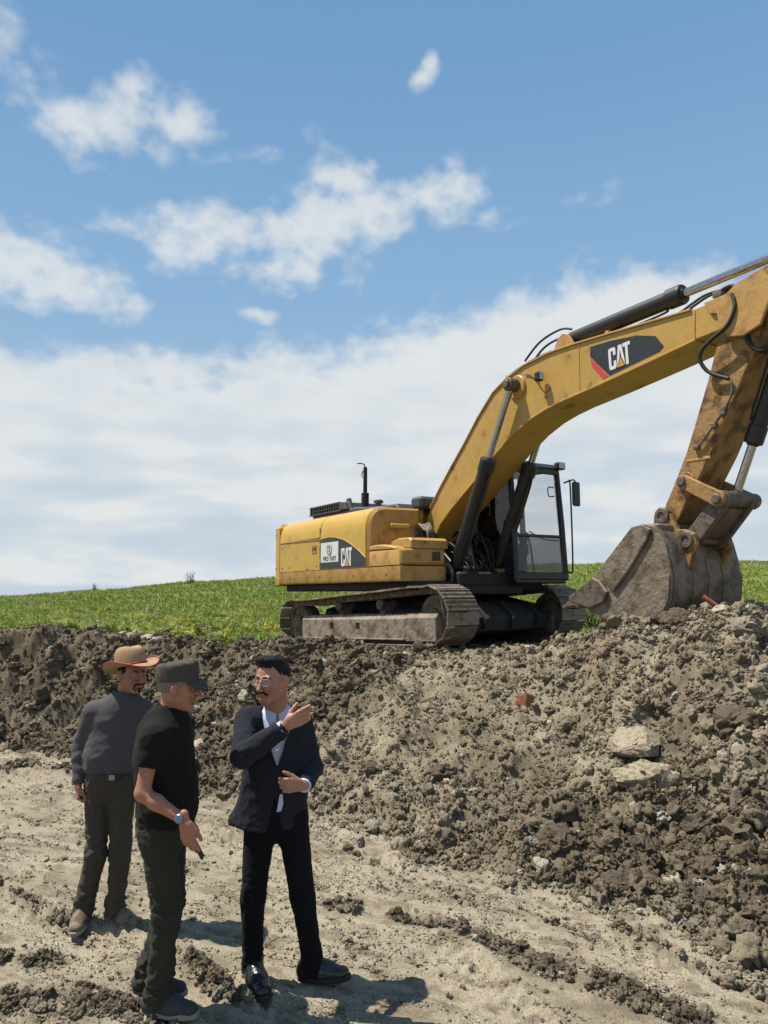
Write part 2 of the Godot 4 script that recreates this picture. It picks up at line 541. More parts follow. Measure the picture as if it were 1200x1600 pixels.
func make_sky() -> PanoramaSkyMaterial:
	var r := RandomNumberGenerator.new()
	r.seed = 41
	# the same kind of clouds goes on all round
	for k in 130:
		var az := r.randf_range(-180, 180)
		var el := r.randf_range(19, 70)
		if absf(az) < 36.0 and el < 46.0: continue
		for j in r.randi_range(1, 4):
			heaps.append([az + r.randf_range(-4, 4), el + r.randf_range(-1.6, 1.6), r.randf_range(1.0, 3.6), r.randf_range(.7, 2.0), r.randf_range(-.3, .3), r.randf_range(.5, 1.0)])
	var cells := {}
	for b in heaps:
		var rr: float = maxf(b[2], b[3]) * 1.9
		for ca in range(int(floor((b[0] - rr) / 6.0)), int(floor((b[0] + rr) / 6.0)) + 1):
			for ce in range(int(floor((b[1] - rr) / 6.0)), int(floor((b[1] + rr) / 6.0)) + 1):
				var key := Vector2i(posmod(ca, 60), ce)
				if not cells.has(key): cells[key] = []
				cells[key].append(b)
	var na := FastNoiseLite.new()
	na.seed = 5; na.frequency = 1.0; na.fractal_octaves = 5; na.fractal_gain = .55
	var nb := FastNoiseLite.new()
	nb.seed = 8; nb.frequency = 1.0; nb.fractal_octaves = 4
	var W := 3072
	var H := 1536
	var buf := PackedFloat32Array()
	buf.resize(W * H * 3)
	var top_c := Vector3(.172, .345, .600)
	var mid_c := Vector3(.268, .462, .700)
	var low_c := Vector3(.565, .665, .760)
	var y := 0
	while y < H:
		var el_b := 90.0 - (y + .5) * 180.0 / H
		var fine_row := el_b > -1.0 and el_b < 42.0
		var x := 0
		if not fine_row and y % 4 != 0:
			y += 1
			continue
		while x < W:
			var az_b := wrapf((x + .5) * 360.0 / W, -180.0, 180.0)
			var st := 1 if fine_row and absf(az_b) < 31.0 else 4
			if st == 4 and y % 4 != 0:
				x += 4
				continue
			var el := 90.0 - (y + st * .5) * 180.0 / H
			var az := wrapf((x + st * .5) * 360.0 / W, -180.0, 180.0)
			var c := low_c
			if el > -1.0:
				var er := deg_to_rad(el)
				var ar := deg_to_rad(az)
				var dv := Vector3(sin(ar) * cos(er), sin(er) * 1.5, -cos(ar) * cos(er))
				var t := clampf(el / 40.0, 0.0, 1.0)
				c = low_c.lerp(mid_c, smooth(0.0, .55, t)).lerp(top_c, smooth(.45, 1.0, t))
				var n1 := na.get_noise_3dv(dv * 9.0)
				var n2 := nb.get_noise_3dv(dv * 26.0 + Vector3(7, 3, 1))
				# the bank
				var dens := 0.0
				var n3 := nb.get_noise_3dv(dv * 70.0)
				var grey_share := clampf(.30 + n2 * .5 - n1 * .6, 0.0, 1.0)
				if el < 29.0:
					var edge := along(bank_edge, az) if absf(az) < 34.0 else 18.5 + 2.5 * nb.get_noise_3dv(dv * 2.0)
					var nb1 := nb.get_noise_3dv(dv * Vector3(4.5, 14.0, 4.5) + Vector3(1, 9, 4))
					var q := (edge - el) / 2.3 + n1 * 1.0 + n2 * .42 + n3 * .15
					dens = smooth(-.35, 1.1, q) * .93
					# thinner below, a milky haze with faint streaks
					var low := smooth(17.0, 3.0, el)
					dens *= 1.0 - .55 * low * clampf(.45 + 1.5 * nb1, 0.0, 1.0)
					grey_share = clampf(.04 + .62 * low * (.55 + 1.6 * nb1) + n1 * .35 + .12 * n2, 0.0, 1.0)
				var key := Vector2i(posmod(int(floor(az / 6.0)), 60), int(floor(el / 6.0)))
				if cells.has(key):
					var s := -1.0
					for b in cells[key]:
						var da: float = az - b[0]
						if da > 180.0: da -= 360.0
						if da < -180.0: da += 360.0
						da *= cos(er)
						var de: float = el - b[1] - da * b[4]
						var rr: float = da * da / (b[2] * b[2]) + de * de / (b[3] * b[3])
						if rr < 6.0: s = maxf(s, b[5] * (1.0 - rr * .5))
					var q := s + n1 * .85 + n2 * .55 + n3 * .13 - .12
					dens = maxf(dens, smooth(-.12, 1.25, q) * .90)
				var lit := Vector3(.80, .825, .83).lerp(Vector3(.585, .670, .745), grey_share)
				c = c.lerp(lit, clampf(dens, 0.0, 1.0))
			for yy in st:
				var row := ((y + yy) * W + x) * 3
				for xx in st:
					buf[row] = c.x; buf[row + 1] = c.y; buf[row + 2] = c.z
					row += 3
			x += st
		y += 1
	var im := Image.create_from_data(W, H, false, Image.FORMAT_RGBF, buf.to_byte_array())
	var pm := PanoramaSkyMaterial.new()
	pm.panorama = ImageTexture.create_from_image(im)
	return pm

# ---------------------------------------------------------------- terrain; Z is metres away from the camera's foot (-z)
var base_line := [[-30.0, 13.0], [-9.0, 11.2], [-5.5, 10.5], [-4.5, 10.2], [-3.24, 9.3], [-1.72, 7.9], [-.59, 7.2], [.2, 6.3], [1.06, 5.55], [1.64, 5.14], [2.17, 4.56], [3.2, 3.7], [5.0, 2.6], [9.0, .6], [30.0, -4.0]]
var crest_line := [[-30.0, 14.2], [-9.0, 12.6], [-5.5, 12.4], [-3.5, 12.1], [-2.0, 11.6], [-1.0, 11.0], [0.0, 10.3], [1.0, 9.9], [1.8, 9.5], [2.3, 8.9], [2.8, 8.4], [3.2, 8.1], [4.5, 8.0], [9.0, 7.5], [30.0, 6.0]]
var crest_top := [[-9.0, 1.36], [-5.5, 1.35], [-4.6, 1.33], [-3.5, 1.24], [-2.0, 1.15], [-1.3, 1.20], [-.6, 1.20], [0.0, 1.17], [1.0, 1.16], [1.8, 1.26], [2.3, 1.50], [2.8, 1.71], [3.2, 1.83], [4.0, 1.84], [5.0, 1.80], [9.0, 1.7]]
var hill_top := [[-60.0, .6], [-22.0, 1.32], [-16.0, 1.80], [-11.0, 2.28], [0.0, 3.0], [11.0, 3.35], [22.0, 3.55], [60.0, 4.2]]
var ridges := [
	[[Vector2(-.41, 5.39), Vector2(-.17, 5.29), Vector2(.16, 5.14), Vector2(.55, 4.92), Vector2(.87, 4.6), Vector2(1.19, 4.32), Vector2(1.47, 4.04)], .062, .048],
	[[Vector2(0, 5.66), Vector2(.35, 5.49), Vector2(.68, 5.34), Vector2(.96, 5.26)], .05, .022],
	[[Vector2(.75, 4.71), Vector2(1.07, 4.35), Vector2(1.31, 4.16), Vector2(1.5, 3.96)], .11, .045],
	[[Vector2(1.43, 5.0), Vector2(1.69, 4.64), Vector2(1.84, 4.39), Vector2(2.02, 4.19)], .05, .028],
	[[Vector2(-2.23, 4.62), Vector2(-1.96, 4.58), Vector2(-1.9, 4.65)], .07, .055],
	[[Vector2(-1.95, 4.13), Vector2(-1.7, 4.22), Vector2(-1.36, 4.1), Vector2(-1.07, 3.99)], .14, .045],
	[[Vector2(-1.1, 4.64), Vector2(-.94, 4.39), Vector2(-.75, 4.21)], .06, .05],
	[[Vector2(-4.45, 9.14), Vector2(-4.15, 9.46), Vector2(-3.5, 8.99), Vector2(-2.84, 8.57)], .12, .05],
	[[Vector2(-2.72, 5.66), Vector2(-2.3, 5.34), Vector2(-2.01, 5.14)], .07, .025],
	[[Vector2(-.31, 6.45), Vector2(.1, 5.96), Vector2(.54, 5.6), Vector2(.96, 5.24), Vector2(1.37, 4.79)], .06, .022],
	[[Vector2(-.31, 4.87), Vector2(-.21, 4.81), Vector2(-.11, 4.76)], .03, .03]]
var tyre_tracks := [
	[Vector2(-.76, 7.12), Vector2(-.21, 6.31), Vector2(.37, 5.6), Vector2(.91, 5.09), Vector2(1.49, 4.56), Vector2(2.05, 4.13)],
	[Vector2(-4.62, 9.14), Vector2(-3.26, 8.18), Vector2(-1.93, 7.1), Vector2(-.89, 6.17), Vector2(-.26, 5.44)],
	[Vector2(-2.72, 5.34), Vector2(-1.88, 4.87), Vector2(-1.15, 4.45), Vector2(-.55, 3.99)],
	[Vector2(-1.36, 7.73), Vector2(-.64, 6.62), Vector2(0, 5.44), Vector2(.37, 4.64), Vector2(.61, 3.88)]]
var n_big := FastNoiseLite.new()
var n_mid := FastNoiseLite.new()
var n_fine := FastNoiseLite.new()
var n_cell := FastNoiseLite.new()
var n_cell2 := FastNoiseLite.new()
var pressed_here := 0.0
var base_lut := PackedFloat32Array()
var crest_lut := PackedFloat32Array()
var top_lut := PackedFloat32Array()

func prepare_terrain() -> void:
	n_big.seed = 21; n_big.frequency = 1.0; n_big.fractal_octaves = 3
	n_mid.seed = 22; n_mid.frequency = 1.0; n_mid.fractal_octaves = 4; n_mid.fractal_gain = .55
	n_fine.seed = 23; n_fine.frequency = 1.0; n_fine.fractal_octaves = 2
	for q in [n_cell, n_cell2]:
		q.noise_type = FastNoiseLite.TYPE_CELLULAR
		q.cellular_return_type = FastNoiseLite.RETURN_DISTANCE
		q.cellular_distance_function = FastNoiseLite.DISTANCE_EUCLIDEAN
		q.frequency = 1.0
		q.fractal_type = FastNoiseLite.FRACTAL_NONE
	n_cell.seed = 31; n_cell2.seed = 32
	for i in 1201:
		var X := -30.0 + i * .05
		base_lut.append(along(base_line, X)); crest_lut.append(along(crest_line, X)); top_lut.append(along(crest_top, X))

func lut(L: PackedFloat32Array, X: float) -> float:
	var t := clampf((X + 30.0) * 20.0, 0.0, 1199.0)
	var i := int(t)
	return lerpf(L[i], L[i + 1], t - i)

func ridge_at(X: float, Z: float) -> float:
	if Z > 9.8 or Z < 3.6: return 0.0
	var p := Vector2(X, Z)
	var s := 0.0
	for r in ridges:
		var P: Array = r[0]
		var w: float = r[1]
		for i in P.size() - 1:
			var a: Vector2 = P[i]
			var b: Vector2 = P[i + 1]
			if X < minf(a.x, b.x) - w * 2.0 or X > maxf(a.x, b.x) + w * 2.0 or Z < minf(a.y, b.y) - w * 2.0 or Z > maxf(a.y, b.y) + w * 2.0: continue
			var ab := b - a
			var t := clampf((p - a).dot(ab) / ab.length_squared(), 0.0, 1.0)
			var q := (p - a - ab * t).length() / w
			if q < 2.2: s = maxf(s, r[2] * exp(-q * q))
	return s * (.30 + .70 * smooth(-.30, .15, n_mid.get_noise_2d(X * 1.9 + 17.0, Z * 1.9))) * (.6 + .8 * absf(n_fine.get_noise_2d(X * 9.0, Z * 9.0)))

# pressed bands with lug marks: [depth of the relief, how much of the spot is pressed]
func tyre_at(X: float, Z: float) -> Vector2:
	if Z > 9.5 or Z < 3.5 or X < -5.2 or X > 2.6: return Vector2.ZERO
	var p := Vector2(X + .06 * n_big.get_noise_2d(X * 1.5, Z * 1.5), Z)
	var out := Vector2.ZERO
	for T in tyre_tracks:
		var run := 0.0
		for i in T.size() - 1:
			var a: Vector2 = T[i]
			var b: Vector2 = T[i + 1]
			var ab := b - a
			var L := ab.length()
			var t := (p - a).dot(ab) / (L * L)
			if t >= -.02 and t <= 1.02:
				var q := (p - a).cross(ab / L)
				var k := smooth(.27, .19, absf(q))
				if k > out.y:
					var s := run + t * L
					var lug := sin((s + absf(q) * .8) * TAU / .105)
					var groove := cos(q * TAU / .095)
					out = Vector2(k * (-.022 + .013 * clampf(lug * 1.6, -1.0, 1.0) * smooth(.02, .08, absf(q)) + .008 * groove) + .034 * (smooth(.16, .225, absf(q)) - smooth(.225, .30, absf(q))), k)
			run += L
	var worn := smooth(-.30, .25, n_mid.get_noise_2d(X * .9 + 60.0, Z * .9))
	return out * worn

# [height, share of heaped soil, ridge height, step up the bank 0..1]
func ground_at(X: float, Z: float, detail := true) -> Vector4:
	var zb := lut(base_lut, X)
	var zc := lut(crest_lut, X)
	var hc := lut(top_lut, X)
	var wob := n_big.get_noise_2d(X * 1.1, Z * 1.1) if Z < 15.0 else 0.0
	hc += .16 * n_big.get_noise_2d(X * 1.4 + 21.0, 3.0) * smooth(2.6, 1.2, X) * (1.0 - .6 * smooth(-.9, .3, X))
	var t := (Z - zb + wob * .45) / (zc - zb)
	var h := 0.0
	if t > 0.0:
		if t < 1.0:
			h = hc * lerpf(t * .55 + .45 * t * t * (3.0 - 2.0 * t), t * t * (1.6 - .6 * t), smooth(-.5, -2.5, X) * .8)
		else:
			var back := 1.2
			h = lerpf(hc, back, smooth(.15, 1.6, Z - zc + wob * .45))
	if Z > 14.0:
		var top := along(hill_top, X * 45.0 / maxf(Z, 45.0))
		h = lerpf(h, top, smooth(-2.0, 33.0, Z - 14.0) * (.35 + .65 * smooth(0, 32, Z - 14.0)))
		if Z > 47.0: h = top - .028 * (Z - 47.0)
		h += .10 * n_big.get_noise_2d(X * .16, Z * .16)
	var m := smooth(-.05, .10, t)
	if Z > 11.0: m *= 1.0 - .9 * smooth(.6, 1.8, Z - zc)
	var rd := 0.0
	pressed_here = 0.0
	if detail and Z < 14.5:
		var wx := X + .05 * n_fine.get_noise_2d(X * 7.0, Z * 7.0)
		var wz := Z + .05 * n_fine.get_noise_2d(X * 7.0 + 40.0, Z * 7.0)
		rd = ridge_at(X, Z)
		var c3 := -n_cell.get_noise_2d(wx / .062, wz / .062)
		if m > .01:
			var c1 := -n_cell.get_noise_2d(wx / .36, wz / .36)
			var c2 := -n_cell2.get_noise_2d(wx / .15, wz / .15)
			var rough := .50 + .55 * n_big.get_noise_2d(X * .9 + 9.0, Z * .9) + .40 * smooth(1.2, 2.6, X) + .30 * smooth(.45, .15, t)
			if X < .33 + (Z - 10.0) * .8: rough += .55
			rough = maxf(rough, .22)
			rough *= 1.0 - .3 * smooth(1.0, 1.5, t)
			h += m * rough * (.080 * c1 + .072 * c2 + .036 * c3 - .065) + m * .10 * n_mid.get_noise_2d(X * 1.7, Z * 1.7) + m * .012 * n_fine.get_noise_2d(X * 40.0, Z * 40.0)
		if m < .99:
			var u := X * .89 - Z * .45
			var w := X * .45 + Z * .89
			var bend := n_big.get_noise_2d(X * .5 + 3.0, Z * .5) * .35
			var strip := n_mid.get_noise_2d(u * .8, (w + bend) * 9.0)
			var lug := n_fine.get_noise_2d(u * 3.0, (w + bend) * 34.0)
			var patch := smooth(-.05, .40, n_mid.get_noise_2d(X * 1.1 + 5.0, Z * 1.3))
			h += (1.0 - m) * (.035 * n_big.get_noise_2d(X * .8, Z * .8) + .024 * strip + .006 * lug + .024 * patch * (c3 - .30) + .008 * patch * n_fine.get_noise_2d(X * 30.0, Z * 30.0) + .003 * n_fine.get_noise_2d(X * 60.0, Z * 40.0))
			var ty := tyre_at(X, Z)
			pressed_here = ty.y
			h += rd * (.35 + 1.0 * c3) + (1.0 - m) * ty.x
	return Vector4(h, m, rd, t)

func gy(X: float, z: float) -> float:
	return ground_at(X, -z).x

func grass_from(X: float) -> float:
	var zc := lut(crest_lut, X)
	return maxf(zc + .55, lerpf(11.6, 15.6, smooth(-3.0, -.9, X)) if X < 3.0 else lerpf(15.6, zc + 1.6, smooth(3.0, 5.2, X)))

func soil_colour(X: float, Z: float, g: Vector4) -> Color:
	var a := n_mid.get_noise_2d(X * 1.1 + 30.0, Z * 1.1)
	var b := n_mid.get_noise_2d(X * 5.0, Z * 5.0 + 12.0)
	var u := X * .89 - Z * .45
	var w := X * .45 + Z * .89
	var streak := n_mid.get_noise_2d(u * .8 + 11.0, w * 7.0)
	var road := Color(.352, .314, .242).lerp(Color(.272, .237, .178), smooth(-.25, .35, a))
	road = road.lerp(Color(.385, .350, .275), smooth(.0, .4, streak) * .75)
	var pressed := pressed_here
	road = road.lerp(Color(.400, .358, .275), pressed * .6)
	road = road.lerp(Color(.165, .138, .098), smooth(.0, .40, b - streak * .4 - pressed * .12) * .62)
	road = road.lerp(Color(.105, .085, .060), clampf(g.z * 24.0, 0.0, .88))
	var heap := Color(.262, .225, .163).lerp(Color(.325, .286, .214), smooth(-.2, .4, a))
	heap = heap.lerp(Color(.235, .165, .10), smooth(.25, .5, n_mid.get_noise_2d(X * .9 + 70.0, Z * .9)) * .35)
	heap = heap.lerp(Color(.120, .098, .070), smooth(.0, .45, b) * .6)
	# dark damp subsoil: the old bank on the left, and the lower right flank where lumps were tipped last
	var dark := smooth(.25, -.35, X - .33 - (Z - 10.0) * .8 + a * .7)
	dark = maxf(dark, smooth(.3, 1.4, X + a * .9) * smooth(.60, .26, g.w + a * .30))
	dark = maxf(dark, smooth(.10, .45, n_mid.get_noise_2d(X * .7 + 33.0, Z * .9)) * .45)
	heap = heap.lerp(Color(.110, .088, .062).lerp(Color(.190, .156, .110), smooth(-.3, .4, b)), dark * .88)
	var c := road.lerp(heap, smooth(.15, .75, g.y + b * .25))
	if Z > 11.0:
		var gr := smooth(-.25, .45, Z - grass_from(X) + a * .7 + b * .3)
		c = c.lerp(Color(.195, .255, .062).lerp(Color(.27, .27, .095), smooth(.0, .5, b + a * .6)), gr)
	return Color(c.r * SHARE, c.g * SHARE, c.b * SHARE)

func make_ground() -> void:
	var V := PackedVector3Array()
	var N := PackedVector3Array()
	var C := PackedColorArray()
	var I := PackedInt32Array()
	var zs := PackedFloat32Array()
	var z := 3.2
	while z < 14.0:
		zs.append(z)
		z += .0031 * z + .004
	zs.append(14.0)
	var fine_x := PackedFloat32Array()
	for i in 661: fine_x.append(-7.05 + i * .0220)
	var cx := PackedFloat32Array()
	for i in 41: cx.append(7.6 + pow(i / 40.0, 2.0) * 110.0)
	var left := PackedFloat32Array()
	for i in 41: left.append(-7.05 - pow((40 - i) / 40.0, 2.0) * 110.0)
	var right := PackedFloat32Array()
	for i in 41: right.append(fine_x[660] + pow(i / 40.0, 2.0) * 110.0)
	var wide := PackedFloat32Array()
	for i in 201:
		var s := i / 100.0 - 1.0
		wide.append(signf(s) * (absf(s) * 24.0 + pow(absf(s), 4.0) * 200.0))
	var zc := PackedFloat32Array()
	for i in 50: zc.append(3.2 + i * 10.8 / 49.0)
	var zback := PackedFloat32Array()
	for i in 20: zback.append(3.2 - (19 - i) / 19.0 * 40.0)
	var zfar := PackedFloat32Array()
	for i in 130: zfar.append(14.0 + pow(i / 129.0, 1.8) * 320.0)
	for blk in [[fine_x, zs, true], [left, zc, true], [right, zc, true], [wide, zback, false]]:
		grid(blk[0], blk[1], blk[2], V, N, C, I)
	var gm := mat("soil", Color.WHITE, .95, 0.0, .3)
	gm.vertex_color_use_as_albedo = true
	grain(gm, noise_tex("soil_grain", .045, 5, 1024, [[0.0, .42, .6, 1.0], [Color(.74, .71, .67), Color(.90, .885, .865), Color(.98, .98, .98), Color(1, .99, .97)]], 0.0, FastNoiseLite.TYPE_SIMPLEX_SMOOTH, 17), 1.25, noise_tex("soil_bump", .05, 5, 1024, [], 8.0, FastNoiseLite.TYPE_SIMPLEX_SMOOTH, 18), .8)
	gm.uv1_world_triplanar = true
	var o := MeshInstance3D.new()
	o.mesh = pack(V, N, C, I)
	o.material_override = gm
	top(o, "ground")
	tag(o, "", "", "", "structure")
	V = PackedVector3Array(); N = PackedVector3Array(); C = PackedColorArray(); I = PackedInt32Array()
	grid(wide, zfar, false, V, N, C, I)
	var f := MeshInstance3D.new()
	f.mesh = pack(V, N, C, I)
	f.material_override = gm
	top(f, "hill")
	tag(f, "", "", "", "structure")

func pack(V: PackedVector3Array, N: PackedVector3Array, C: PackedColorArray, I: PackedInt32Array) -> ArrayMesh:
	var A := []
	A.resize(Mesh.ARRAY_MAX)
	A[Mesh.ARRAY_VERTEX] = V
	A[Mesh.ARRAY_NORMAL] = N
	A[Mesh.ARRAY_COLOR] = C
	A[Mesh.ARRAY_INDEX] = I
	var m := ArrayMesh.new()
	m.add_surface_from_arrays(Mesh.PRIMITIVE_TRIANGLES, A)
	return m

func grid(xs: PackedFloat32Array, zs: PackedFloat32Array, detail: bool, V: PackedVector3Array, N: PackedVector3Array, C: PackedColorArray, I: PackedInt32Array) -> void:
	var w := xs.size()
	var hgt := zs.size()
	var o := V.size()
	for j in hgt:
		for i in w:
			var g := ground_at(xs[i], zs[j], detail)
			V.append(Vector3(xs[i], g.x, -zs[j]))
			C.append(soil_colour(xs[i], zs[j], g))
	for j in hgt:
		for i in w:
			var l := V[o + j * w + maxi(i - 1, 0)]
			var r := V[o + j * w + mini(i + 1, w - 1)]
			var n := V[o + maxi(j - 1, 0) * w + i]
			var f := V[o + mini(j + 1, hgt - 1) * w + i]
			N.append((r - l).cross(f - n).normalized())
	for j in hgt - 1:
		for i in w - 1:
			var a := o + j * w + i
			I.append_array(PackedInt32Array([a, a + w, a + 1, a + 1, a + w, a + w + 1]))

# ---------------------------------------------------------------- lumps of soil and stones
var ico_v := []
var ico_f := []

func ico(sub: int) -> Array:
	var t := (1.0 + sqrt(5.0)) / 2.0
	var P := []
	for p in [[-1, t, 0], [1, t, 0], [-1, -t, 0], [1, -t, 0], [0, -1, t], [0, 1, t], [0, -1, -t], [0, 1, -t], [t, 0, -1], [t, 0, 1], [-t, 0, -1], [-t, 0, 1]]:
		P.append(Vector3(p[0], p[1], p[2]).normalized())
	var F := [[0, 11, 5], [0, 5, 1], [0, 1, 7], [0, 7, 10], [0, 10, 11], [1, 5, 9], [5, 11, 4], [11, 10, 2], [10, 7, 6], [7, 1, 8], [3, 9, 4], [3, 4, 2], [3, 2, 6], [3, 6, 8], [3, 8, 9], [4, 9, 5], [2, 4, 11], [6, 2, 10], [8, 6, 7], [9, 8, 1]]
	for s in sub:
		var seen := {}
		var G := []
		for f in F:
			var m := []
			for e in [[f[0], f[1]], [f[1], f[2]], [f[2], f[0]]]:
				var key := Vector2i(mini(e[0], e[1]), maxi(e[0], e[1]))
				if not seen.has(key):
					seen[key] = P.size()
					P.append(((P[e[0]] + P[e[1]]) * .5).normalized())
				m.append(seen[key])
			G.append_array([[f[0], m[0], m[2]], [f[1], m[1], m[0]], [f[2], m[2], m[1]], [m[0], m[1], m[2]]])
		F = G
	return [P, F]

# a lump of radius 1: crumbly (soil) or with planed faces (stone)
func lump(sd: int, sub: int, planed: float, rough: float, smooth_it := false) -> ArrayMesh:
	var r := RandomNumberGenerator.new()
	r.seed = sd
	var nz := FastNoiseLite.new()
	nz.seed = sd
	nz.frequency = 1.0
	nz.fractal_octaves = 4
	var A := ico(sub)
	var cuts := []
	for k in 9:
		cuts.append([Vector3(r.randf_range(-1, 1), r.randf_range(-1, 1), r.randf_range(-1, 1)).normalized(), r.randf_range(.45, .8)])
	var P := []
	for p in A[0]:
		var q: Vector3 = p * (1.0 + rough * nz.get_noise_3dv(p * 1.3) + rough * .7 * nz.get_noise_3dv(p * 3.6))
		for c in cuts:
			var over: float = q.dot(c[0]) - c[1]
			if over > 0.0: q -= c[0] * over * planed
		q *= 1.0 + rough * .12 * nz.get_noise_3dv(p * 9.0)
		P.append(q)
	var mb := MB.new()
	var nn := []
	for p in P: nn.append(Vector3.ZERO)
	for f in A[1]:
		var m: Vector3 = (P[f[1]] - P[f[0]]).cross(P[f[2]] - P[f[0]])
		if m.dot(P[f[0]]) < 0.0: m = -m
		for k in 3: nn[f[k]] += m
	for f in A[1]:
		if smooth_it: mb.tri(P[f[0]], P[f[1]], P[f[2]], nn[f[0]].normalized(), nn[f[1]].normalized(), nn[f[2]].normalized())
		else: mb.flat3(P[f[0]], P[f[1]], P[f[2]], P[f[0]])
	return mb.mesh()

func make_clods() -> void:
	var r := RandomNumberGenerator.new()
	r.seed = 77
	var m := mat("clod", Color.WHITE, .96, 0.0, .3)
	m.vertex_color_use_as_albedo = true
	grain(m, tex["soil_grain"], 1.0, tex["soil_bump"], .8)
	m.uv1_world_triplanar = true
	var sets := []
	for k in 7: sets.append([])
	var made := 0
	while made < 66000:
		var Z := exp(r.randf_range(log(3.9), log(13.2)))
		var X := r.randf_range(-.56, .56) * Z * 1.05
		if Z > grass_from(X) + .2: continue
		if Z < lut(base_lut, X) - .45 and r.randf() < .9 and ridge_at(X, Z) < .016: continue
		var g := ground_at(X, Z)
		var keep := g.y * .92 + (.12 if Z < lut(base_lut, X) - .45 else .012)
		if g.z > .016: keep = 1.0
		var clump := smooth(-.1, .35, n_mid.get_noise_2d(X * 1.9 + 50.0, Z * 1.9))
		keep *= .35 + .65 * clump
		if g.w < .15 and g.w > .0: keep = maxf(keep, .45)
		if r.randf() > keep: continue
		var s := .0062 / pow(r.randf_range(.012, 1.0), .55)
		s = minf(s, .06)
		if g.y < .3: s = minf(s, .034 if g.z > .016 else .020)
		elif r.randf() < .003: s = r.randf_range(.05, .10)
		if Z > 8.0: s *= 1.2
		var coarse := .62 + .5 * smooth(1.2, 2.6, X) + .35 * smooth(.5, .2, g.w)
		if X < .33 + (Z - 10.0) * .8: coarse = 1.15
		s *= minf(coarse, 1.25)
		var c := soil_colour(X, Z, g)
		var q := r.randf()
		if q < .025: c = c.lerp(Color(.42, .39, .33), .75)
		elif q < .08: c = c * .6
		else: c = c * r.randf_range(.8, 1.12)
		var b := Basis.from_euler(Vector3(r.randf() * TAU, r.randf() * TAU, r.randf() * TAU)) * Basis.from_scale(Vector3(r.randf_range(.8, 1.3), r.randf_range(.55, 1.0), r.randf_range(.7, 1.1)) * s)
		sets[r.randi() % 7].append([Transform3D(b, Vector3(X, g.x + s * .25, -Z)), c])
		made += 1
	# crumbs and pressed flakes on the track itself, drawn out along the wheel marks
	made = 0
	for k in 4: sets.append([])
	var drift := -atan2(.45, .89)
	while made < 26000:
		var Z := exp(r.randf_range(log(3.85), log(10.8)))
		var X := r.randf_range(-.56, .56) * Z * 1.05
		if Z > lut(base_lut, X) + .1: continue
		var u := X * .89 - Z * .45
		var w := X * .45 + Z * .89
		var dense := n_mid.get_noise_2d(u * 1.1 + 3.0, w * 4.5) + .7 * n_mid.get_noise_2d(X * .9 + 80.0, Z * .9)
		if r.randf() > smooth(-.25, .45, dense): continue
		var g := ground_at(X, Z)
		var c := soil_colour(X, Z, g)
		c = c * r.randf_range(.82, 1.22)
		made += 1
		if r.randf() < .05:
			var s := r.randf_range(.005, .012)
			var b := Basis(Vector3.UP, drift + r.randf_range(-.35, .35)) * Basis.from_scale(Vector3(s * r.randf_range(1.6, 4.0), s * r.randf_range(.35, .6), s * r.randf_range(.8, 1.3)))
			sets[7 + r.randi() % 2].append([Transform3D(b, Vector3(X, g.x + s * .12, -Z)), c])
		else:
			var s := .0030 / pow(r.randf_range(.04, 1.0), .5) * (.7 + .07 * Z)
			var b := Basis.from_euler(Vector3(r.randf() * TAU, r.randf() * TAU, r.randf() * TAU)) * Basis.from_scale(Vector3(1.2, .7, 1.0) * s)
			sets[9 + r.randi() % 2].append([Transform3D(b, Vector3(X, g.x + s * .2, -Z)), c])
	for k in 11:
		var mm := MultiMesh.new()
		mm.transform_format = MultiMesh.TRANSFORM_3D
		mm.use_colors = true
		mm.mesh = lump(200 + k, 2, .25, .85, k % 3 != 0) if k < 7 else lump(200 + k, 1, .6, .5)
		mm.instance_count = sets[k].size()
		for i in sets[k].size():
			mm.set_instance_transform(i, sets[k][i][0])
			mm.set_instance_color(i, sets[k][i][1])
		var o := MultiMeshInstance3D.new()
		o.multimesh = mm
		o.material_override = m
		top(o, "loose_soil_lumps")
		tag(o, "crumbled soil lumps and gravel strewn over the bank and track", "soil", "crumbled soil", "stuff")

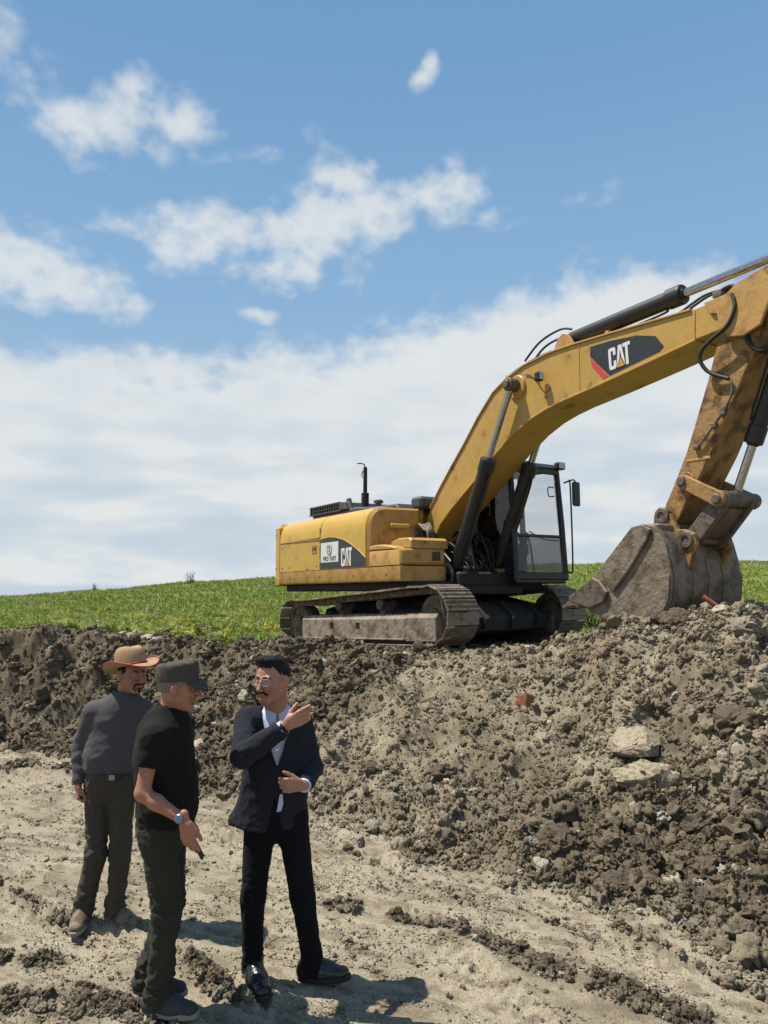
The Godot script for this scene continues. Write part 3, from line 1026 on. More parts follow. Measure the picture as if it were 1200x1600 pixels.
func make_rocks() -> void:
	var pale := grain(mat("pale_stone", lin(.43, .40, .335), .9), tex["mud"], 1.5, tex["soil_bump"], .6)
	var grey_m := grain(mat("grey_stone", lin(.27, .245, .205), .92), tex["mud"], 1.2, tex["soil_bump"], .8)
	var soil_m := grain(mat("lump_soil", lin(.125, .097, .068), .96), tex["mud"], 1.4, tex["soil_bump"], 1.2)
	var slab_m := grain(mat("slab_stone", lin(.35, .308, .235), .92), tex["mud"], .8, tex["soil_bump"], .9)
	var red_m := grain(mat("red_clay", lin(.26, .115, .055), .95), tex["mud"], 1.5, tex["soil_bump"], 1.0)
	# [name, X, Z, half sizes, turn, material, seed, planed, rough, label, category]
	var L := [
		["stone", -.82, 10.20, Vector3(.12, .075, .10), .3, pale, 301, .5, .25, "smooth pale oval stone in the bank, right of the pointing hand", "stone"],
		["stone", -1.93, 10.55, Vector3(.12, .10, .10), 1.0, pale, 302, .8, .4, "white angular stone behind the suited man's shoulder", "stone"],
		["boulder", -2.42, 9.85, Vector3(.11, .11, .10), 2.0, pale, 303, .85, .4, "pale rounded boulder beside the capped man's chin", "boulder"],
		["boulder", -2.22, 9.35, Vector3(.15, .10, .12), .5, pale, 304, .85, .4, "pale split boulder at shoulder height right of the black T-shirt", "boulder"],
		["stone", -5.25, 12.25, Vector3(.10, .06, .10), .1, pale, 305, .8, .3, "flat white stone low in the bank at the photo's left edge", "stone"],
		["stone", -4.25, 12.45, Vector3(.14, .10, .12), .9, pale, 306, .9, .4, "leftmost white rock of the pile on the bank's crest", "rock"],
		["stone", -4.05, 12.50, Vector3(.12, .13, .11), 2.2, pale, 307, .9, .4, "middle, tallest white rock of the pile on the bank's crest", "rock"],
		["stone", -3.82, 12.48, Vector3(.13, .09, .11), 4.2, pale, 308, .9, .4, "rightmost white rock of the pile on the bank's crest", "rock"],
		["soil_lump", -1.12, 10.75, Vector3(.30, .22, .26), .4, soil_m, 309, .3, .5, "huge dark soil lump on the crest in front of the track's rear end", "soil lump"],
		["soil_lump", -1.40, 11.10, Vector3(.16, .12, .15), 1.4, soil_m, 310, .3, .5, "dark soil lump on the crest just left of the huge one", "soil lump"],
		["soil_lump", -.80, 9.10, Vector3(.22, .16, .18), 2.4, soil_m, 311, .35, .5, "dark soil lump right of the suited man's elbow", "soil lump"],
		["soil_lump", .52, 7.35, Vector3(.16, .09, .09), .35, soil_m, 312, .35, .4, "long dark brown lump lying on the pale heap's middle", "soil lump"],
		["slab", 2.20, 6.75, Vector3(.33, .15, .24), .6, slab_m, 343, .80, .5, "tilted pale stone slab in the middle of the right heap", "stone slab"],
		["slab", 2.16, 6.35, Vector3(.29, .15, .20), 2.5, slab_m, 344, .80, .5, "broken pale slab just below the tilted slab", "stone slab"],
		["stone", 2.72, 6.05, Vector3(.075, .07, .06), 1.2, pale, 315, .95, .3, "small white block low on the right heap", "stone"],
		["stone", 2.55, 5.75, Vector3(.06, .09, .06), 1.9, grey_m, 316, .95, .3, "upright grey wedge of stone under the small white block", "stone"],
		["stone", 1.12, 6.02, Vector3(.10, .075, .09), 3.1, grey_m, 317, .8, .4, "pale grey stone near the foot of the heap", "stone"],
		["soil_lump", 1.32, 5.95, Vector3(.15, .12, .13), .2, soil_m, 318, .4, .5, "round dark lump beside the pale grey stone at the heap's foot", "soil lump"],
		["clay_lump", 1.50, 8.30, Vector3(.13, .10, .10), .9, red_m, 319, .9, .4, "rust red clay block high on the heap below the far track", "clay lump"],
		["stone", 3.42, 7.85, Vector3(.11, .05, .08), .5, pale, 320, .85, .3, "white flat stone on the crest near the red stake", "stone"],
		["soil_lump", 3.05, 8.05, Vector3(.17, .13, .15), 2.1, soil_m, 321, .4, .5, "dark lump on the crest right below the bucket's heel", "soil lump"],
		["boulder", 3.42, 7.35, Vector3(.20, .15, .18), 1.1, grey_m, 322, .8, .4, "grey boulder high on the right heap at the photo's edge", "boulder"],
		["soil_lump", 2.9, 6.45, Vector3(.22, .17, .20), .6, soil_m, 323, .35, .5, "large dark crumbling lump right of the tilted slab", "soil lump"],
		["soil_lump", 1.58, 5.48, Vector3(.14, .09, .10), .1, soil_m, 324, .5, .4, "dark flat lump at the heap's foot above the wheel tracks", "soil lump"],
		["stone", -.20, 6.62, Vector3(.07, .05, .06), 2.0, grey_m, 325, .9, .4, "small grey stone at the heap's foot beside the suited man's hip", "stone"],
		["soil_lump", -.13, 7.75, Vector3(.10, .07, .08), 1.0, soil_m, 326, .5, .4, "small brown lump alone on the fine left flank of the heap", "soil lump"],
		["stone", .05, 7.05, Vector3(.11, .06, .07), .7, slab_m, 327, .9, .3, "pale leaning stone flake low on the heap's left flank", "stone"],
	]
	for q in L:
		var o := MeshInstance3D.new()
		o.mesh = lump(q[6], 3, q[7], q[8])
		o.material_override = q[5]
		top(o, q[0])
		var s: Vector3 = q[3]
		o.basis = Basis.from_euler(Vector3(.2, q[4], .15)) * Basis.from_scale(s)
		o.position = Vector3(q[1], ground_at(q[1], q[2]).x + s.y * .12, -q[2])
		tag(o, q[9], q[10])
	# a red plastic stake end sticking out of the crest, and a scrap of orange in the track
	var st := MB.new()
	st.tube([Vector3(0, 0, 0), Vector3(.14, -.12, .08), Vector3(.30, -.24, .16)], .028, .024, 8)
	var sn := part(st, "pipe", grain(mat("red_pipe", lin(.30, .07, .045), .6), tex["mud"], 2.0), self)
	sn.name = numbered("red_pipe")
	sn.position = Vector3(3.30, ground_at(3.30, 8.0).x + .17, -8.0)
	tag(sn, "rusty red pipe end sticking out of the heap's crest", "pipe")
	var sc := MB.new()
	sc.prism([Vector2(-.02, 0), Vector2(.025, .004), Vector2(.03, .045), Vector2(.005, .075), Vector2(-.018, .05)], -.005, .005, .002)
	var so := part(sc, "shard", mat("orange_scrap", lin(.55, .25, .11), .7), self)
	so.name = numbered("brick_shard")
	so.position = Vector3(1.98, ground_at(1.98, 4.86).x - .005, -4.86)
	so.rotation = Vector3(-.35, .3, .2)
	tag(so, "small orange brick shard at the foot of the right heap", "brick shard")

func make_grass() -> void:
	var r := RandomNumberGenerator.new()
	r.seed = 99
	var m := mat("grass_blade", Color.WHITE, .8, 0.0, .3)
	m.vertex_color_use_as_albedo = true
	m.backlight_enabled = true
	m.backlight = Color(.25, .32, .08)
	var sets := [[], [], [], []]
	var made := 0
	while made < 100000:
		var Z := exp(r.randf_range(log(12.3), log(52.0)))
		var X := r.randf_range(-.60, .62) * (Z + 2.0)
		if Z < grass_from(X) + n_mid.get_noise_2d(X * 2.0, Z * 2.0) * .5: continue
		made += 1
		var a := n_mid.get_noise_2d(X * .35, Z * .35)
		var y := ground_at(X, Z, Z < 14.5).x
		var s := r.randf_range(.05, .125) * (1.0 + .6 * a)
		if a > .30: s *= 1.35
		var c := Color(.205, .305, .070).lerp(Color(.325, .375, .110), clampf(.4 + a * 1.2 + r.randf_range(-.3, .3), 0.0, 1.0))
		if r.randf() < .05: c = Color(.34, .33, .14)
		var k := r.randi() % 3
		if r.randf() < .035 and n_mid.get_noise_2d(X * .22 + 4.0, Z * .22) > -.02:
			k = 3
			s = r.randf_range(.14, .24)
			c = Color(.50, .42, .05) if r.randf() < .8 else Color(.6, .6, .55)
		c = Color(c.r * SHARE, c.g * SHARE, c.b * SHARE)
		var b := Basis(Vector3.UP, r.randf() * TAU) * Basis.from_scale(Vector3(s * 1.2, s, s * 1.2))
		sets[k].append([Transform3D(b, Vector3(X, y - .01, -Z)), c])
	for k in 4:
		var q := RandomNumberGenerator.new()
		q.seed = 500 + k
		var mb := MB.new()
		for i in (20 if k < 3 else 5):
			var az := q.randf() * TAU
			var rad := q.randf() * .7
			var o := Vector3(cos(az) * rad, 0, sin(az) * rad)
			var lean := Vector3(q.randf_range(-.5, .5), 0, q.randf_range(-.5, .5))
			var hh := q.randf_range(.55, 1.15)
			var wv := Vector3(cos(az + 1.2), 0, sin(az + 1.2)) * (.05 if k < 3 else .03)
			var mid := o + Vector3(0, hh * .6, 0) + lean * .35
			var tip := o + Vector3(0, hh, 0) + lean
			var nn := wv.cross(Vector3.UP).normalized() + Vector3(0, .6, 0)
			mb.quad(o - wv, o + wv, mid + wv * .8, mid - wv * .8, nn, nn, nn, nn)
			mb.tri(mid - wv * .8, mid + wv * .8, tip, nn, nn, nn)
			if k == 3:
				for e in 4:
					var ea := TAU * e / 4.0
					var e0 := tip + Vector3(cos(ea), .1, sin(ea)) * .16
					var e1 := tip + Vector3(cos(ea + 1.2), .1, sin(ea + 1.2)) * .16
					mb.tri(tip, e0, e1, Vector3.UP, Vector3.UP, Vector3.UP)
		var mm := MultiMesh.new()
		mm.transform_format = MultiMesh.TRANSFORM_3D
		mm.use_colors = true
		mm.mesh = mb.mesh()
		mm.instance_count = sets[k].size()
		for i in sets[k].size():
			mm.set_instance_transform(i, sets[k][i][0])
			mm.set_instance_color(i, sets[k][i][1])
		var o := MultiMeshInstance3D.new()
		o.multimesh = mm
		o.material_override = m
		top(o, "meadow_grass" if k < 3 else "meadow_flowers")
		tag(o, "short green meadow grass covering the hillside" if k < 3 else "tiny yellow and white flowers dotted through the meadow", "grass" if k < 3 else "flowers", "hillside meadow", "stuff")
	# taller weeds on the skyline and behind the bucket
	var W := [[-10.3, 41.0, .75, "dark weed clump standing on the skyline above the hatted man"], [4.15, 15.6, .62, "tall thin weeds between the cab and the bucket"], [4.55, 16.0, .5, "leafy weeds just left of the bucket's upper lip"], [-3.15, 13.3, .34, "grey green thistle at the meadow's edge left of the track"], [-16.5, 44.0, .5, "small weed clump on the skyline at the photo's left"]]
	for w in W:
		var mb := MB.new()
		for i in 26:
			var az := r.randf() * TAU
			var rad: float = r.randf() * .3 * w[2]
			var o := Vector3(cos(az) * rad, 0, sin(az) * rad)
			var hh: float = w[2] * r.randf_range(.45, 1.05)
			var lean: Vector3 = Vector3(r.randf_range(-.25, .25), 0, r.randf_range(-.25, .25)) * w[2]
			var P := [o, o + Vector3(0, hh * .5, 0) + lean * .3, o + Vector3(0, hh, 0) + lean]
			mb.tube(P, .006, .003, 4)
			for j in 7:
				var t := r.randf_range(.15, 1.0)
				var c: Vector3 = o + Vector3(0, hh * t, 0) + lean * t * t
				var la := r.randf() * TAU
				var d: Vector3 = Vector3(cos(la), r.randf_range(-.1, .6), sin(la)) * (.10 * w[2] + .02)
				var sd := d.cross(Vector3.UP).normalized() * .018
				mb.flat4(c, c + d * .5 + sd, c + d, c + d * .5 - sd, Vector3.UP)
		var o2 := part(mb, "weed", mat("weed", lin(.075, .10, .04), .8), self)
		o2.name = numbered("weed_plant")
		o2.position = Vector3(w[0], ground_at(w[0], w[1], w[1] < 14.5).x - .02, -w[1])
		tag(o2, w[3], "weeds")

# ---------------------------------------------------------------- excavator: x forward, y up from the ground, z to its right
const SEC_X := Basis(Vector3(0, 0, 1), Vector3(0, 1, 0), Vector3(-1, 0, 0))
const PLAN_Y := Basis(Vector3(1, 0, 0), Vector3(0, 0, 1), Vector3(0, -1, 0))

func V2(L: Array) -> Array:
	var P := []
	for i in range(0, L.size(), 2): P.append(Vector2(L[i], L[i + 1]))
	return P

func sec_x(mb: MB, poly: Array, x0: float, x1: float, bev := .01) -> void:
	mb.xf = Transform3D(SEC_X, Vector3.ZERO)
	mb.prism(poly, -x1, -x0, bev)
	mb.xf = Transform3D()

func plan_y(mb: MB, poly: Array, y0: float, y1: float, bev := .01) -> void:
	mb.xf = Transform3D(PLAN_Y, Vector3.ZERO)
	mb.prism(poly, -y1, -y0, bev)
	mb.xf = Transform3D()

func curve(P: Array, n := 6) -> Array:
	var out := []
	for i in P.size() - 1:
		var p0: Vector3 = P[maxi(i - 1, 0)]
		var p1: Vector3 = P[i]
		var p2: Vector3 = P[i + 1]
		var p3: Vector3 = P[mini(i + 2, P.size() - 1)]
		for k in n: out.append(p1.cubic_interpolate(p2, p0, p3, float(k) / n))
	out.append(P[P.size() - 1])
	return out

func bx(parent: Node3D, called: String, m: String, c: Vector3, s: Vector3, bev := .01) -> MeshInstance3D:
	var mb := MB.new()
	mb.box(c, s, bev)
	return part(mb, called, mats[m], parent)

func pr(parent: Node3D, called: String, m: String, poly: Array, z0: float, z1: float, bev := .01) -> MeshInstance3D:
	var mb := MB.new()
	mb.prism(V2(poly), z0, z1, bev)
	return part(mb, called, mats[m], parent)

func rod(parent: Node3D, called: String, m: String, a: Vector3, b: Vector3, r: float, bev := .006, sides := 18) -> MeshInstance3D:
	var mb := MB.new()
	mb.cyl(a, b, r, bev, sides)
	return part(mb, called, mats[m], parent)

func hose(parent: Node3D, P: Array, r := .018, m := "rubber", called := "hose") -> MeshInstance3D:
	var mb := MB.new()
	mb.tube(curve(P), r, r, 8)
	return part(mb, called, mats[m], parent)

func letters(parent: Node3D, at: Vector3, dir: Vector2, h: float, depth: float) -> void:
	var C := [0, .1, .08, 0, .42, 0, .5, .08, .5, .37, .33, .37, .33, .16, .17, .16, .17, .84, .33, .84, .33, .63, .5, .63, .5, .92, .42, 1, .08, 1, 0, .92]
	var A := [0, 0, .19, 1, .43, 1, .62, 0, .45, 0, .35, .60, .31, .80, .27, .60, .17, 0]
	var T := [0, 1, .5, 1, .5, .84, .335, .84, .335, 0, .165, 0, .165, .84, 0, .84]
	var E := [-.02, -.03, .31, .52, .64, -.03]
	var Y := [.05, 0, .31, .43, .57, 0]
	var up := Vector2(-dir.y, dir.x)
	for g in [[C, 0.0, 0.0, "lettering", "decal_white"], [A, .5, 0.0, "lettering", "decal_white"], [T, 1.0, 0.0, "lettering", "decal_white"], [E, .5, .0022, "lettering_outline", "decal_dark"], [Y, .5, .0044, "lettering_triangle", "decal_yellow"]]:
		var P := []
		for i in range(0, g[0].size(), 2):
			P.append(Vector2(at.x, at.y) + dir * (g[0][i] + g[1]) * h * .82 + up * g[0][i + 1] * h)
		var mb := MB.new()
		mb.prism(P, at.z, at.z + depth + g[2], 0.0)
		part(mb, g[3], mats[g[4]], parent)

func ram(parent: Node3D, called: String, foot: Vector3, gland: Vector3, eye: Vector3, r: float, rr: float) -> void:
	var d := (eye - foot).normalized()
	var L := (gland - foot).length()
	var mb := MB.new()
	mb.lathe(foot, d, [Vector2(0, 0), Vector2(0, r * .8), Vector2(.05, r), Vector2(L - .20, r), Vector2(L - .195, r * 1.16), Vector2(L - .02, r * 1.16), Vector2(L, r * 1.08), Vector2(L, 0)], 22)
	var o := part(mb, called, mats["black_paint"], parent)
	var g := MB.new()
	g.lathe(foot, d, [Vector2(L, 0), Vector2(L, rr * 1.45), Vector2(L + .02, rr * 1.3), Vector2(L + .02, 0)], 18)
	part(g, "wiper_seal", mats["rubber"], o)
	rod(o, "piston_rod", "chrome", foot + d * (L - .02), eye, rr)
	rod(o, "rod_eye", "steel_worn", eye - Vector3(0, 0, rr * 1.7), eye + Vector3(0, 0, rr * 1.7), rr * 1.9, .01)
	var side := d.cross(Vector3(0, 0, 1)).normalized()
	hose(o, [foot + d * .12 + side * r, foot + d * .2 + side * (r + .045), foot + d * (L - .35) + side * (r + .04), foot + d * (L - .25) + side * (r * .9)], .014, "black_paint", "oil_pipe")

func make_excavator() -> void:
	var e := Node3D.new()
	top(e, "excavator")
	tag(e, "large yellow tracked excavator with raised boom and bucket resting on the heap", "excavator")
	e.position = Vector3(.633, 1.2, -13.33)
	e.rotation = Vector3(0, deg_to_rad(-58.3), deg_to_rad(.6))

	# ---- undercarriage, turned 9 degrees against the house and nose a little up
	var turn := Basis(Vector3.UP, deg_to_rad(9.3)) * Basis(Vector3(0, 0, 1), deg_to_rad(1.6))
	var shoe := MB.new()
	shoe.box(Vector3(0, .012, 0), Vector3(.178, .022, .64), .004)
	for gx in [-.07, .0, .07]: shoe.box(Vector3(gx, .027, 0), Vector3(.026, .014, .625), .004)
	var shoe_mesh := shoe.mesh()
	for sd in [1.0, -1.0]:
		var zc: float = sd * 1.30
		var path := []
		for i in 24: path.append(Vector2(-1.5 + i * 3.29 / 23.0, .035))
		for i in 22:
			var a := deg_to_rad(-90.0 + i * 190.0 / 21.0)
			path.append(Vector2(1.82, .44) + Vector2(cos(a), sin(a)) * .405)
		for q in [[1.45, .842], [.78, .805], [.25, .785], [-.25, .765], [-.8, .735], [-1.25, .72]]: path.append(Vector2(q[0], q[1]))
		for i in 22:
			var a := deg_to_rad(82.0 + i * 188.0 / 21.0)
			path.append(Vector2(-1.55, .385) + Vector2(cos(a), sin(a)) * .35)
		path.append(path[0])
		var chain := MB.new()
		var ring_o := []
		for p in path: ring_o.append(p)
		# inner chain: two rails of links inside the shoes
		for rail in [-.11, .11]:
			for i in path.size() - 1:
				var a: Vector2 = path[i]
				var b: Vector2 = path[i + 1]
				if (b - a).length() < .001: continue
				var t := (b - a).normalized()
				var n := Vector2(t.y, -t.x)
				chain.xf = Transform3D(Basis(Vector3(t.x, t.y, 0), Vector3(n.x, n.y, 0), Vector3(0, 0, t.x * n.y - t.y * n.x)), Vector3((a.x + b.x) * .5 - n.x * .045, (a.y + b.y) * .5 - n.y * .045, rail))
				chain.box(Vector3.ZERO, Vector3((b - a).length() * 1.05, .085, .045), .004)
		chain.xf = Transform3D()
		var tr := part(chain, "track", mats["track_steel"], e)
		tr.basis = turn
		tr.position = turn * Vector3(0, 0, zc)
		var total := 0.0
		for i in path.size() - 1: total += (path[i + 1] - path[i]).length()
		var count := int(round(total / .187))
		var gap := total / count
		var walked := 0.0
		var nextp := 0.0
		for i in path.size() - 1:
			var a: Vector2 = path[i]
			var b: Vector2 = path[i + 1]
			var L := (b - a).length()
			while nextp < walked + L and nextp < total - .01:
				var p: Vector2 = a + (b - a) * ((nextp - walked) / L)
				var t := (b - a).normalized()
				var n := Vector2(t.y, -t.x)
				var o := inst(shoe_mesh, "track_shoe", mats["track_steel"] if (int(nextp / gap) % 3) else mats["track_dust"], tr)
				o.transform = Transform3D(Basis(Vector3(t.x, t.y, 0), Vector3(n.x, n.y, 0), Vector3(t.x, t.y, 0).cross(Vector3(n.x, n.y, 0))), Vector3(p.x, p.y, 0))
				nextp += gap
			walked += L
		# frame beam with sloping shoulder, two square holes seen from outside
		var f := MB.new()
		sec_x(f, V2([sd * .20, .10, sd * .20, .47, sd * -.14, .49, sd * -.17, .40, sd * -.17, .13]), -1.30, 1.30, .012)
		sec_x(f, V2([sd * .201, .352, sd * .255, .352, sd * .255, .40, sd * .201, .468]), -1.30, 1.30, .004)
		sec_x(f, V2([sd * .201, .10, sd * .255, .10, sd * .255, .25, sd * .201, .25]), -1.30, 1.30, .004)
		for q in [[-1.30, -.52], [-.42, .15], [.25, 1.30]]:
			sec_x(f, V2([sd * .201, .25, sd * .255, .25, sd * .255, .352, sd * .201, .352]), q[0], q[1], .002)
		part(f, "track_frame", mats["track_dust"], tr)
		var f2 := MB.new()
		sec_x(f2, V2([sd * .262, .085, sd * .262, .415, sd * .20, .485, sd * -.14, .50, sd * -.17, .40, sd * -.17, .12]), 1.305, 1.95, .012)
		part(f2, "frame_end", mats["track_dust"], tr)
		bx(tr, "frame_skirt", "track_dust", Vector3(.0, .105, sd * .262), Vector3(2.58, .025, .05), .006)
		for k in 7: rod(tr, "roller", "steel_worn", Vector3(-1.1 + k * .37, .14, -.16), Vector3(-1.1 + k * .37, .14, .16), .075, .01, 14)
		for cx in [-.42, .62]:
			var cr := MB.new()
			cr.lathe(Vector3(cx, .62, -.17), Vector3(0, 0, 1), [Vector2(0, 0), Vector2(0, .06), Vector2(.02, .085), Vector2(.09, .085), Vector2(.1, .06), Vector2(.24, .06), Vector2(.25, .085), Vector2(.32, .085), Vector2(.34, .06), Vector2(.34, 0)], 18)
			part(cr, "carrier_roller", mats["steel_worn"], tr)
			bx(tr, "roller_bracket", "track_steel", Vector3(cx, .52, 0), Vector3(.12, .16, .2), .01)
		for q in [[1.82, .44, .30, "idler_wheel"], [-1.55, .385, .26, "sprocket"]]:
			var w := MB.new()
			w.lathe(Vector3(q[0], q[1], -.15), Vector3(0, 0, 1), [Vector2(0, 0), Vector2(0, .12), Vector2(.03, q[2] * .75), Vector2(.02, q[2]), Vector2(.10, q[2] + .03), Vector2(.20, q[2] + .03), Vector2(.28, q[2]), Vector2(.27, q[2] * .75), Vector2(.30, .12), Vector2(.34, .10), Vector2(.34, 0)], 24)
			part(w, q[3], mats["steel_worn"], tr)
	var car := MB.new()
	car.box(Vector3(0, .52, 0), Vector3(1.5, .36, 1.5), .04)
	car.prism(V2([-1.5, .16, -1.5, .58, -.8, .68, 1.25, .70, 1.75, .60, 2.02, .40, 1.98, .20, 1.6, .12]), -.95, .95, .06)
	for z in [-.62, .0, .62]: car.prism(V2([1.2, .66, 1.3, .74, 1.85, .62, 2.10, .38, 2.04, .22, 1.9, .22]), z - .03, z + .03, .01)
	for s in [-1.0, 1.0]:
		for q in [1.0, -1.0]:
			car.xf = Transform3D(Basis(Vector3.UP, q * s * .5), Vector3(q * .75, .42, s * .75))
			car.box(Vector3.ZERO, Vector3(.5, .26, 1.1), .03)
	car.xf = Transform3D()
	car.lathe(Vector3(0, .68, 0), Vector3.UP, [Vector2(0, 0), Vector2(0, .78), Vector2(.10, .78), Vector2(.10, .70), Vector2(.20, .70), Vector2(.20, 0)], 36)
	var cb := part(car, "undercarriage_frame", mats["black_matte"], e)
	cb.basis = turn

	# ---- house: deck, skirt, doors, counterweight
	bx(e, "deck_frame", "black_matte", Vector3(-.55, .92, 0), Vector3(4.5, .14, 2.5), .02)
	var sk := MB.new()
	sec_x(sk, V2([1.43, 1.0, 1.44, 1.04, 1.44, 1.215, .62, 1.215, .62, .985, 1.40, .985]), -2.72, 1.60, .012)
	part(sk, "side_skirt", mats["yellow_paint_worn"], e)
	var skl := MB.new()
	sec_x(skl, V2([-1.43, 1.0, -1.44, 1.215, -.5, 1.215, -.5, .985]), -2.72, .1, .012)
	part(skl, "side_skirt", mats["yellow_paint_worn"], e)
	# doors: flat below, rounded shoulder above
	var low := [1.42, 1.225, 1.42, 1.762, 1.30, 1.775, .3, 1.775, .3, 1.225]
	var high := [1.422, 1.785, 1.415, 1.90, 1.385, 2.02, 1.33, 2.105, 1.25, 2.165, 1.15, 2.195, .3, 2.20, .3, 1.785]
	var d1 := MB.new()
	sec_x(d1, V2(low), -2.74, -1.035, .014)
	var rear_door := part(d1, "service_door", mats["yellow_paint"], e)
	bx(rear_door, "door_latch", "yellow_paint_worn", Vector3(-1.24, 1.60, 1.424), Vector3(.17, .15, .012), .004)
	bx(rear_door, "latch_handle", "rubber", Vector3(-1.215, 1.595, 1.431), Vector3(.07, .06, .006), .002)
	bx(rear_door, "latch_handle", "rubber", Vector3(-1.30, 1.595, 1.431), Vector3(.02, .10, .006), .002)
	var d2 := MB.new()
	sec_x(d2, V2(high), -2.74, -1.035, .014)
	part(d2, "hood_panel", mats["yellow_paint"], e)
	var d3 := MB.new()
	sec_x(d3, V2([1.42, 1.225, 1.422, 1.785, 1.415, 1.90, 1.385, 2.02, 1.33, 2.105, 1.25, 2.165, 1.15, 2.195, .3, 2.20, .3, 1.225]), -1.015, .56, .014)
	var mid_door := part(d3, "engine_door", mats["yellow_paint"], e)
	var fr := MB.new()
	sec_x(fr, V2([1.415, 1.225, 1.415, 1.90, 1.38, 2.03, 1.32, 2.11, 1.23, 2.165, 1.1, 2.185, .45, 2.19, .45, 1.225]), .575, .66, .035)
	var tank := part(fr, "tank_front_panel", mats["yellow_paint_worn"], e)
	bx(tank, "grab_bar", "yellow_paint", Vector3(.735, 1.885, .88), Vector3(.04, .07, .36), .015)
	for z in [.72, 1.04]: bx(tank, "bar_foot", "yellow_paint", Vector3(.688, 1.885, z), Vector3(.06, .05, .04), .008)
	for q in [[-1.025, 1.36], [-1.025, 1.64], [-1.025, 1.92]]:
		bx(mid_door, "door_hinge", "yellow_paint_worn", Vector3(q[0], q[1], 1.424), Vector3(.05, .075, .016), .006)
	for q in [[-2.62, 1.30], [-2.62, 1.68], [-2.30, 1.30], [-1.15, 1.30], [-2.9, 1.30], [-2.9, 1.95]]:
		rod(rear_door, "bolt", "steel_worn", Vector3(q[0], q[1], 1.415), Vector3(q[0], q[1], 1.430), .016, .004, 8)
	bx(rear_door, "flat_patch", "decal_yellow", Vector3(-2.0, 1.50, 1.4205), Vector3(.16, .10, .003), .001)  # yellow warning sticker
	for q in [[-2.2, .0], [-1.0, .0], [.2, .0], [1.2, .0]]:
		rod(rear_door, "bolt", "steel_worn", Vector3(q[0], 1.10, 1.432), Vector3(q[0], 1.10, 1.450), .018, .004, 8)
	# decal field along the engine door
	var dec := pr(mid_door, "decal_panel", "decal_dark", [-1.00, 1.235, -1.00, 1.72, -.85, 1.745, -.66, 1.755, -.42, 1.735, -.15, 1.68, .08, 1.60, .32, 1.49, .545, 1.365, .545, 1.235], 1.4195, 1.426, .001)
	dec.name = "decal_panel"
	var tr2 := MB.new()
	tr2.tube([Vector3(-2.70, 1.778, 1.42), Vector3(-1.0, 1.755, 1.424), Vector3(-.66, 1.775, 1.426), Vector3(-.42, 1.755, 1.426), Vector3(-.15, 1.70, 1.426), Vector3(.08, 1.62, 1.426), Vector3(.32, 1.51, 1.426), Vector3(.56, 1.375, 1.424)], .010, .010, 6)
	part(tr2, "decal_border", mats["yellow_paint_worn"], mid_door)
	var sg := pr(mid_door, "name_sign", "sign_white", [-.975, 1.345, -.335, 1.345, -.335, 1.685, -.975, 1.685], 1.4262, 1.4295, .0008)
	sg.set_meta("label", "white square name sign with a dark emblem and lettering")
	var ink := MB.new()
	for s in [-1.0, 1.0]:
		var P := []
		for i in 13:
			var a := deg_to_rad(-80.0 + i * 150.0 / 12.0)
			P.append(Vector3(-.655 + s * cos(a) * .085, 1.565 + sin(a) * .093, 1.4305))
		ink.tube(P, .011, .004, 5)
	ink.prism(V2([-.655, 1.49, -.622, 1.54, -.615, 1.585, -.635, 1.62, -.655, 1.63, -.675, 1.62, -.695, 1.585, -.688, 1.54]), 1.4294, 1.4312, 0.0)
	part(ink, "sign_emblem", mats["sign_ink"], mid_door)
	var em := MB.new()
	em.prism(V2([-.655, 1.525, -.637, 1.56, -.645, 1.595, -.665, 1.595, -.673, 1.56]), 1.4310, 1.4322, 0.0)
	part(em, "emblem_core", mats["sign_white"], mid_door)
	var tm := TextMesh.new()
	var font := SystemFont.new()
	font.font_names = PackedStringArray(["Droid Sans"])
	font.font_weight = 700
	tm.font = font
	tm.text = "PRO YAPI"
	tm.font_size = 32
	tm.pixel_size = .0034
	tm.depth = .003
	tm.curve_step = 2.0
	var tmn := inst(tm, "sign_lettering", mats["sign_ink"], mid_door)
	tmn.position = Vector3(-.655, 1.405, 1.4305)
	tmn.scale = Vector3(.98, 1.05, 1)
	letters(mid_door, Vector3(-.235, 1.26, 1.4262), Vector2(1, .01).normalized(), .30, .003)
	# toolbox in front of the tank
	var tb := MB.new()
	sec_x(tb, V2([1.44, 1.23, 1.44, 1.43, 1.425, 1.46, 1.32, 1.475, .63, 1.475, .63, 1.23]), .68, 1.60, .03)
	var tbx := part(tb, "toolbox", mats["yellow_paint_worn"], e)
	var shl := MB.new()
	shl.prism(V2([.68, 1.47, .68, 1.535, .85, 1.555, 1.10, 1.55, 1.32, 1.52, 1.48, 1.47]), 1.24, 1.435, .02)
	part(shl, "toolbox_shoulder", mats["yellow_paint_worn"], tbx)
	var ld := MB.new()
	ld.prism(V2([.90, 1.48, 1.02, 1.60, 1.22, 1.645, 1.52, 1.64, 1.58, 1.60, 1.585, 1.48]), .56, 1.235, .018)
	part(ld, "step_lid", mats["yellow_paint_worn"], tbx)
	bx(tbx, "flat_patch", "dark_red_patch", Vector3(1.601, 1.36, .80), Vector3(.004, .13, .15), .001)  # plain thin dark red-brown rectangle on the front face
	rod(tbx, "lock", "steel_worn", Vector3(1.58, 1.575, 1.0), Vector3(1.592, 1.575, 1.0), .022, .003, 12)
	# counterweight
	var cw := MB.new()
	plan_y(cw, V2([-2.755, 1.42, -2.93, 1.42, -3.10, 1.30, -3.28, 1.0, -3.40, .6, -3.45, 0, -3.40, -.6, -3.28, -1.0, -3.10, -1.30, -2.93, -1.42, -2.755, -1.42]), .99, 2.17, .09)
	part(cw, "counterweight", mats["yellow_paint"], e)
	var cwb := MB.new()
